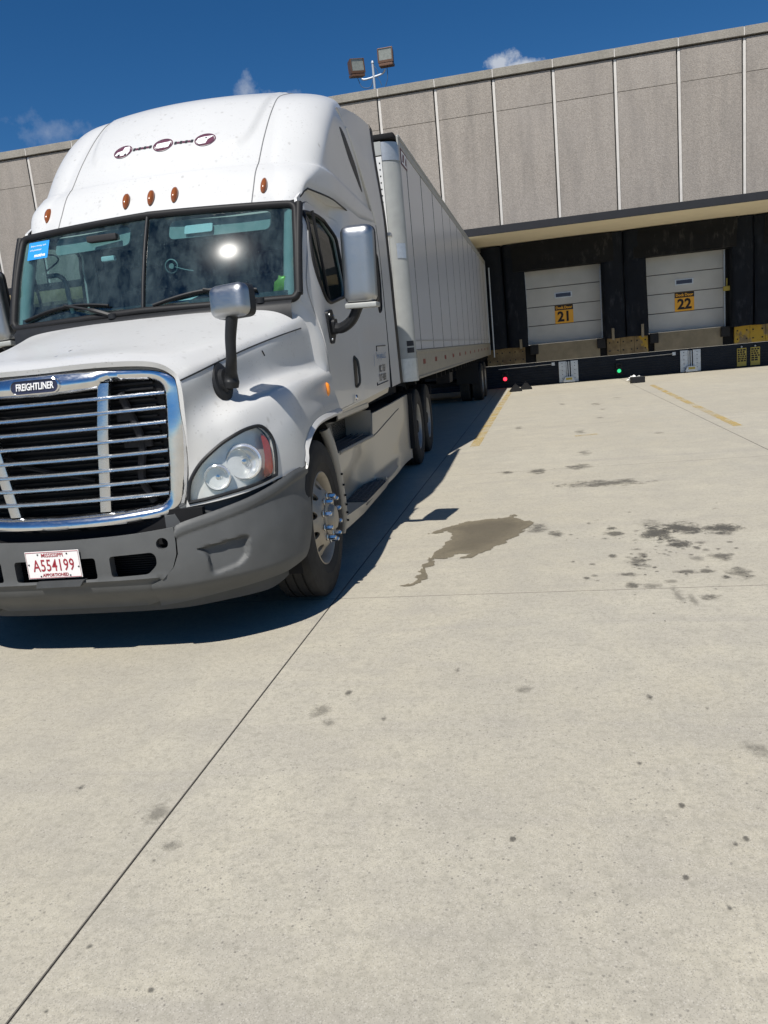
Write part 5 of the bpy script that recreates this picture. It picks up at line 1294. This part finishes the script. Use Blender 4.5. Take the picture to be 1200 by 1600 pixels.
def fairings():
    up = [(.70, .832), (1.5, .80), (2.31, .775), (2.335, .88), (2.37, .985), (3.5, .982), (5.02, .99)]
    dn = [(5.03, .60), (5.03, .175), (3.67, .262), (2.61, .295), (2.32, .300), (2.30, .355), (1.22, .370), (1.20, .26), (.80, .235), (.72, .5)]
    both(lambda: tsurf(up+dn, (), .045, lambda y, z: S(skx(y, z), y, z), (1, 0, 0), thick=.025), 'chassis_fairing', M['fairing'], ang=40)
    def crease():
        p = dens([(2.32, .775), (3.0, .82), (3.76, .868), (4.1, .885)], .1, False); return MB().tube(S(skx(p[:, 0], p[:, 1])+.001, p[:, 0], p[:, 1]), .0055, 5)
    both(crease, 'fairing_seam', M['grey_dark'])
    def edge(): return MB().tube(np.array([(skx(5.03, z)-.0, 5.03, z) for z in np.linspace(.99, .175, 10)]), .012, 6)
    both(edge, 'fairing_edge', M['fairing'])
    def recess():
        m = MB(); a = np.array([(.70, 1.06), (2.335, 1.02), (2.335, .78), (.70, .82)]); fr = S(skx(a[:, 0], a[:, 1])-.005, a[:, 0], a[:, 1]); bk = fr.copy(); bk[:, 0] = .90; bk[2:, 2] += .02
        m.add(np.concatenate([fr, bk]), [(4, 5, 6, 7), (1, 2, 6, 5), (3, 0, 4, 7)]); m.add([(.902, 1.72, .97), (.902, 1.735, .97), (.902, 1.80, .81), (.902, 1.785, .81)], [(0, 1, 2, 3)]); return m
    both(recess, 'step_recess', M['fairing'], ang=20, fixn=True)
    def plate(y0, y1, z0, z1, xa, xb0, xb1):
        m = MB(); V = [(xa, y0, z0), (xb0, y0, z0-.005), (xb1, y1, z1-.005), (xa, y1, z1)]; V2 = [(a, b, c-.03) for a, b, c in V]; m.add(V+V2, [(0, 1, 2, 3), (7, 6, 5, 4)]+[(i, i+4, (i+1) % 4+4, (i+1) % 4) for i in range(4)])
        n = 16
        for k in range(n):
            t0 = (k+.15)/n; t1 = (k+.6)/n; y_0, y_1 = y0+(y1-y0)*t0, y0+(y1-y0)*t1; z = z0+(z1-z0)*(t0+t1)/2; xe = xb0+(xb1-xb0)*t0
            m.box(xa+.01, y_0, z, xe-.012, y_1, z+.006)
        for q in range(3):
            x = xa+(xb0-xa)*(.25+.25*q); m.box(x-.004, y0+.01, (z0+z1)/2, x+.004, y1-.01, (z0+z1)/2+.0075)
        return m
    both(lambda: plate(.86, 2.28, .832, .795, .90, 1.145, 1.135), 'upper_step', M['tread_plate'], ang=20, fixn=True)
    both(lambda: plate(1.22, 2.30, .372, .362, 1.06, 1.250, 1.235), 'lower_step', M['tread_plate'], ang=20, fixn=True)
    def cheek():
        m = MB(); top = [(1.06, 1.20, .372), (1.252, 1.20, .366), (1.255, 2.30, .356), (1.18, 2.62, .35)]; bot = [(1.06, .70, .235), (1.13, .70, .235), (1.20, 1.20, .275), (1.235, 2.30, .292), (1.18, 2.62, .295)]
        V = np.array([(1.06, .78, .335), (1.15, .80, .335), (1.252, 1.21, .366), (1.258, 2.30, .356), (1.235, 2.64, .348), (1.06, .72, .232), (1.13, .72, .228), (1.215, 1.22, .27), (1.24, 2.30, .288), (1.225, 2.64, .292)])
        m.add(V, [(0, 1, 6, 5), (1, 2, 7, 6), (2, 3, 8, 7), (3, 4, 9, 8)]); m.add([V[0], V[1], V[2], (1.06, 1.21, .372)], [(0, 1, 2, 3)]); m.add([V[5], V[6], V[7], V[8], V[9], (1.0, 2.64, .295)], [(0, 1, 2, 3, 4, 5)])
        m.box(1.08, 2.30, .352, 1.25, 2.345, .385, .008); return m
    both(cheek, 'step_cheek', M['fairing'], ang=25, fixn=True)
    def lip():
        P = [(1.15, .86, .822), (1.148, 1.6, .80), (1.155, 2.30, .782)]; return MB().tube(crs(P, 4), .016, 6)
    both(lip, 'step_lip', M['fairing'])
    def flange():
        P = crs([(1.135, .50, 1.045), (1.160, .555, .90), (1.172, .61, .70), (1.175, .65, .50), (1.165, .69, .34), (1.14, .71, .245)], 5); return MB().tube(P, np.linspace(.044, .028, len(P)), 10, flat=(1, .95))
    both(flange, 'fairing_flange', M['fairing'], ang=60)
    def rivets():
        m = MB(); P = crs([(1.172, .61, .70), (1.175, .65, .50), (1.165, .69, .34)], 5)
        for p in P[::2]: m.lathe([(0, .045), (.008, .043), (.009, .03)], tuple(p-np.array([0, .012, 0])), 'x', 6)
        return m
    both(rivets, 'flange_rivet', M['frame'])
    # narrow white trim between the cab sill and the upper step, with the gap behind it
    def sill2():
        A = [S(np.full(10, x), np.linspace(.96, 2.32, 10), z-.012*np.linspace(0, 1, 10)) for x, z in ((1.12, 1.115), (1.142, 1.10), (1.142, 1.065), (1.12, 1.048), (.90, 1.05))]; return MB().grid(np.array(A))
    both(sill2, 'sill_trim', M['fairing'], ang=40)
    def tank():
        m = MB(); m.lathe([(0, 2.36), (.15, 2.36), (.29, 2.40), (.30, 2.44), (.30, 4.75), (.28, 4.82), (0, 4.82)], (.80, 0, .66), 'y', 28); return m
    both(tank, 'fuel_tank', M['dark'], ang=30)
fairings()

# ---- cab interior
def interior():
    m = MB(); m.box(-1.0, .90, 2.652, 1.0, 2.0, 2.69); m.box(-1.08, 1.98, 1.15, 1.08, 2.02, 2.69); m.box(-1.08, .35, 1.12, 1.08, 2.0, 1.16)
    for s in (1, -1): m.box(s*1.085-.015, .62, 1.15, s*1.085+.015, 2.0, 1.91)
    m.build('cab_liner', M['interior'], TR)
    m = MB(); xs = np.linspace(-1.03, 1.03, 30); A = [S(xs, ws(xs, 1.95)+dy, np.full(30, z)) for dy, z in ((.03, 1.93), (.22, 1.955), (.36, 1.93), (.42, 1.86), (.40, 1.5))]; m.grid(np.array(A)); m.box(-.15, .75, 1.2, .55, 1.0, 1.75, .04); m.build('dashboard', M['interior_dark'], TR, 40)
    seat = []
    for x in (-.56, .56):
        m = MB(); m.box(x-.26, 1.15, 1.45, x+.26, 1.65, 1.6, .06); o = m.build('seat', M['interior_dark'], TR, 40)
        m = MB(); m.box(x-.25, 1.60, 1.55, x+.25, 1.76, 2.25, .07); m.build('seat_back', M['interior_dark'], o, 40); m = MB(); m.box(x-.14, 1.63, 2.27, x+.14, 1.75, 2.45, .05); m.build('headrest', M['interior_dark'], o, 40)
    t = np.linspace(0, 2*math.pi, 36, endpoint=False); e = np.array([0, -.55, .83]); e2 = np.array([0, .83, .55])
    m = MB(); c = np.array([.55, 1.0, 1.86]); m.tube(np.array([c+.22*np.cos(a)*np.array([1, 0, 0])+.22*np.sin(a)*np.array([0, .5, .86]) for a in t]), .016, 8, closed=True)
    m.tube([c+[-.21, 0, 0], c+[.21, 0, 0]], .016, 6); m.tube([c, c+[0, -.25, -.2]], .03, 8); m.build('steering_wheel', M['interior_dark'], TR, 60)
    for a, b in ((-.78, -.16), (.14, .86)):
        m = MB(); m.prism(rounded([(a, 2.45), (b, 2.45), (b, 2.585), (a, 2.585)], .045, 5), 0, .02, 'y'); m.xf(lambda V: S(V[:, 0], ws(V[:, 0], V[:, 2])+.07+V[:, 1], V[:, 2])); m.build('sun_visor', M['interior_light'], TR, 40)
    m = MB(); m.prism(rounded([(.26, 2.475), (.46, 2.475), (.46, 2.535), (.26, 2.535)], .012, 3), 0, .012, 'y'); m.xf(lambda V: S(V[:, 0], ws(V[:, 0], V[:, 2])+.052+V[:, 1], V[:, 2])); m.build('visor_label', M['paper'], TR, 40)
    m = MB(); m.tube(crs([(-.93, .80, 2.33), (-.86, .82, 2.33), (-.82, .84, 2.28), (-.81, .84, 2.15), (-.80, .84, 2.03), (-.84, .82, 1.99), (-.92, .80, 1.99)], 5), .018, 8); m.build('grab_handle', M['handle_plastic'], TR, 60)
    m = MB(); m.tube(crs([(-.94, .70, 2.47), (-.80, .70, 2.46), (-.78, .72, 2.42), (-.90, .74, 2.36)], 6), .006, 6); m.build('cord', M['interior_dark'], TR, 60)
    for s in (1, -1):
        m = MB(); z = np.linspace(2.62, 1.96, 12); P = wsx(np.full(12, s*1.0), z, -.05); m.tube(P, .045, 8); m.build('pillar_trim', M['interior_light'], TR, 60)
    m = MB(); m.box(-.36, .56, 2.35, -.26, .60, 2.385, .008); m.build('dash_camera', M['paper'], TR); m = MB(); m.box(-.45, .56, 2.49, -.22, .63, 2.535, .012); m.build('sensor_bar', M['interior_dark'], TR)
    m = MB(); m.lathe([(.043, 0), (.05, .006), (.043, .012)], (.14, .60, 2.27), 'y', 20, closed=True); m.lathe([(0, .002), (.018, .002), (.02, .01)], (.14, .60, 2.27), 'y', 12); m.tube(crs([(.17, .60, 2.26), (.24, .60, 2.235), (.3, .6, 2.22)], 4), .004, 5); m.build('suction_mount', M['interior_light'], TR)
interior()
def dash_things():
    def Wd(p): th = math.radians(2.2); return (-1.085+p[0]*math.cos(th)-p[1]*math.sin(th), 4.75+p[0]*math.sin(th)+p[1]*math.cos(th), p[2])
    m = MB(); m.grid(np.array([[(-.19, -.05, .0), (.0, -.05, .01), (.20, -.05, .03)], [(-.16, .09, .03), (.02, .10, .05), (.24, .10, .075)]])); o = m.build('paper_sheet', M['paper'], None, 60, loc=Wd((.10, .43, 1.965))); o.rotation_euler = (0, 0, math.radians(2.2))
    tag(o, 'white paper sheet lying on the dashboard behind the windshield', 'paper')
    bm = bmesh.new(); bmesh.ops.create_uvsphere(bm, u_segments=14, v_segments=10, radius=1)
    for v in bm.verts: v.co = (v.co.x*.05*(1+.2*math.sin(9*v.co.z)), v.co.y*.035*(1+.25*math.sin(7*v.co.x+3)), v.co.z*.085*(1+.1*math.sin(8*v.co.x)))
    m = MB(); m.bm(bm); o = m.build('snack_bag', M['bag'], None, 60, loc=Wd((.93, .555, 2.035))); o.rotation_euler = (.25, .45, 0)
    tag(o, 'crumpled green foil bag on the dashboard in the corner of the windshield', 'bag')
dash_things()

# ================================================================== the trailer
TY0, TL, TW, TZ0, TZ1 = 9.95, 16.35, 2.59, 1.16, 4.105
TT = thing('box_trailer', 'long white box trailer with panelled sides backed into the dock', 'trailer', (-TW/2, TY0, 0))
def trailer():
    h = TW/2; r = .19
    # inner body just inside the skins
    m = MB(); m.box(-h+.02, .22, TZ0+.05, h-.02, TL-.06, TZ1-.03); m.build('body', M['joint_dark'], TT)
    m = MB(); m.box(-h+.03, .02, TZ1-.028, h-.03, TL-.02, TZ1-.008); m.build('roof', M['alu_white'], TT)
    # side panels: one sheet each
    pw = 1.305; ys = [.70]; 
    while ys[-1]+pw < TL-.15: ys.append(ys[-1]+pw)
    ys = [.22]+ys+[TL-.10]
    zb, zt = 1.535, TZ1-.12
    cache = {}
    for s in (1, -1):
        for a, b in zip(ys[:-1], ys[1:]):
            k = round(b-a, 4)
            if k not in cache:
                p = MB(); p.box(-.009, .013, zb, .007, k-.013, zt, .004); cache[k] = p.mesh('side_panel', M['trailer_white'], 30)
            link('side_panel', cache[k], TT, (s*(h-.010+RNG.uniform(-.002, .001)), a, 0))
        sm = MB().box(-.004, -.009, zb, .0006, .009, zt).mesh('panel_seam', M['seam'])
        for y in ys[1:-1]: link('panel_seam', sm, TT, (h if s > 0 else -h+.0034, y, 0))
        f = (lambda m: m) if s > 0 else (lambda m: m.mirror())
        m = MB(); m.box(h-.02, .16, TZ0, h+.004, TL-.02, zb-.004, .006); m.box(h+.001, .18, TZ0, h+.016, TL-.02, TZ0+.03, .004); m.box(h+.001, .18, zb-.05, h+.012, TL-.02, zb-.008, .004); f(m).build('bottom_rail', M['gold_rail'], TT)
        m = MB(); m.box(h-.02, .12, zt+.004, h+.006, TL-.02, TZ1, .008); m.box(h+.002, .12, TZ1-.03, h+.016, TL-.02, TZ1+.004, .006); f(m).build('top_rail', M['alu_white'], TT)
        m = MB(); m.box(h-.004, .25, 1.640, h+.001, TL-.1, 1.654); f(m).build('wear_strip', M['alu'], TT)
        m = MB(); m.box(h-.06, TL-.10, TZ0, h+.012, TL, TZ1, .012); f(m).build('rear_post', M['alu'], TT)
        rv = MB()
        for y in ys[1:-1]:
            for z in np.arange(1.60, zt, .14): rv.box(h-.004, y-.022, z, h+.0005, y-.013, z+.009)
        f(rv).build('panel_rivets', M['alu'], TT)['kind'] = 'stuff'
        # conspicuity marks in pairs
        mk = MB().box(0, -.11, 1.335, .003, -.015, 1.40).box(0, .015, 1.335, .003, .11, 1.40).mesh('reflector_mark', M['red_mark'])
        for y in np.arange(.82, TL-.3, 1.272): link('reflector_mark', mk, TT, (s*(h+.0045) if s > 0 else -h-.0075, y, 0))
        # rounded nose post
        t = np.linspace(0, math.pi/2, 12); prof = [(h-r+r*math.sin(a), r-r*math.cos(a)) for a in t]
        m = MB(); A = np.array([[(x, y, z) for x, y in prof] for z in (1.40, 3.83)]); m.grid(A); f(m).build('nose_post', M['alu_white'], TT, 60, fixn=True)
        m = MB(); A = np.array([[(h-r+(r+.008)*math.sin(a), r-(r+.008)*math.cos(a), z) for a in t] for z in (3.81, 4.02)]); m.grid(A); f(m).build('post_cap', M['alu'], TT, 60, fixn=True); m = MB(); A = np.array([[(h-r+(r+.006)*math.sin(a), r-(r+.006)*math.cos(a), z) for a in t] for z in (TZ0-.02, 1.43)]); m.grid(A); f(m).build('post_cap', M['alu'], TT, 60, fixn=True)
        m = MB(); A = np.array([[(h-r+(r+.006)*math.sin(a), r-(r+.006)*math.cos(a), z) for a in t[3:9]] for z in (2.66, 2.84)]); m.grid(A); f(m).build('post_patch', M['galv'], TT, 60)
    # front wall with its rivet strips
    m = MB(); m.box(-h+r+.004, -.004, 1.40, h-r-.004, .02, 3.86, .004); m.build('front_wall', M['trailer_front'], TT)
    m = MB(); m.box(-h+r+.002, -.010, TZ0, h-r-.002, .02, 1.39, .006); m.build('front_rail', M['dark'], TT)
    m = MB(); m.box(-h+r, -.012, 3.87, h-r, .02, 4.03, .006); m.build('front_header', M['alu_white'], TT)
    m = MB(); m.box(-h+.03, -.03, 4.04, h-.02, .20, TZ1+.004, .02); m.build('nose_roof_edge', M['dark'], TT)
    rv = MB()
    for z in np.arange(1.46, 3.84, .075):
        for x in (h-r-.035, -h+r+.03): rv.lathe([(0, -.010), (.008, -.009), (.010, -.004)], (x, 0, z), 'y', 6)
    rv.build('front_rivet', M['frame'], TT)['kind'] = 'stuff'
    # maker's plate near the top front corner and a data plate low on the post
    o = MB().box(h+.000, .26, 3.80, h+.004, .72, 3.985).build('maker_plate', M['decal_maroon'], TT)
    m = MB(); m.box(h+.0045, .30, 3.82, h+.0055, .68, 3.965); m.build('plate_field', M['paper'], o)
    m = MB(); m.prism([(.33, 3.84), (.45, 3.84), (.52, 3.945), (.40, 3.945)], h+.006, h+.007, 'x'); m.prism([(.55, 3.84), (.65, 3.84), (.65, 3.90), (.58, 3.945)], h+.006, h+.007, 'x'); m.build('plate_mark', M['decal_maroon'], o)
    d = MB().box(h-.075, .085, 1.52, h-.07, .10, 1.53)
    A = []
    for z in (1.50, 1.565, 1.585, 1.65): A.append([(h-r+(r+.003)*math.sin(a), r-(r+.003)*math.cos(a), z) for a in np.linspace(.55, 1.15, 6)])
    d = MB(); d.grid(np.array(A[:2])); d.grid(np.array(A[2:])); d.build('data_plate', M['decal_black'], TT, 60)
    # rear frame, underride guard, undercarriage
    m = MB(); m.box(-h, TL-.06, TZ0, h, TL, TZ0+.12); m.box(-.9, TL-.12, .55, .9, TL-.05, .64); m.box(-.6, TL-.1, .6, -.52, TL-.04, 1.2); m.box(.52, TL-.1, .6, .6, TL-.04, 1.2); m.build('rear_guard', M['frame'], TT)
    m = MB(); m.box(-h+.03, .2, TZ0+.0, h-.03, TL-.1, TZ0+.05); m.box(-.5, .5, TZ0-.12, .5, 2.2, TZ0); 
    for y in np.arange(2.5, TL-.5, .6): m.box(-h+.06, y, TZ0-.10, h-.06, y+.05, TZ0)
    for s in (1, -1): m.box(s*.5-.04, 9.6, .85, s*.5+.04, TL-.3, 1.1)
    m.build('underframe', M['dark'], TT)
    for s in (1, -1):
        m = MB(); m.box(s*.75-.07, 2.9, .42, s*.75+.07, 3.05, 1.1, .01); m.box(s*.75-.055, 2.915, .10, s*.75+.055, 3.035, .5); m.box(s*.75-.14, 2.82, .07, s*.75+.14, 3.12, .10, .008); m.build('landing_leg', M['frame'], TT)
    m = MB(); m.tube([(-.75, 2.98, .75), (.75, 2.98, .75)], .03, 8); m.tube(crs([(.83, 2.9, .95), (1.05, 2.88, .95), (1.06, 2.84, .8)], 4), .012, 6); m.tube([(.75, 3.05, .6), (.4, 4.2, 1.1)], .03, 6); m.build('landing_brace', M['frame'], TT)
    for y in (12.15, 13.40):
        for s in (1, -1):
            wheel(TT, s*(h-.01-.1425), y, s, False, rot=y); wheel(TT, s*(h-.01-.1425-.34), y, -s, False, detail=False)
        m = MB(); m.tube([(-1, y, .51), (1, y, .51)], .07, 10); m.build('axle', M['frame'], TT)
    m = MB()
    for s in (1, -1): m.box(s*.92-.30, 14.15, .30, s*.92+.30, 14.17, 1.1); m.box(s*.92-.30, 11.45, .5, s*.92+.30, 11.47, 1.1)
    m.build('splash_panel', M['rubber'], TT)['kind'] = 'stuff'
    o = MB(); o.box(.9, 5.0, .86, 1.16, 5.55, 1.14, .02); o.build('brake_box', M['frame'], TT)
trailer()
bpy.context.view_layer.update()
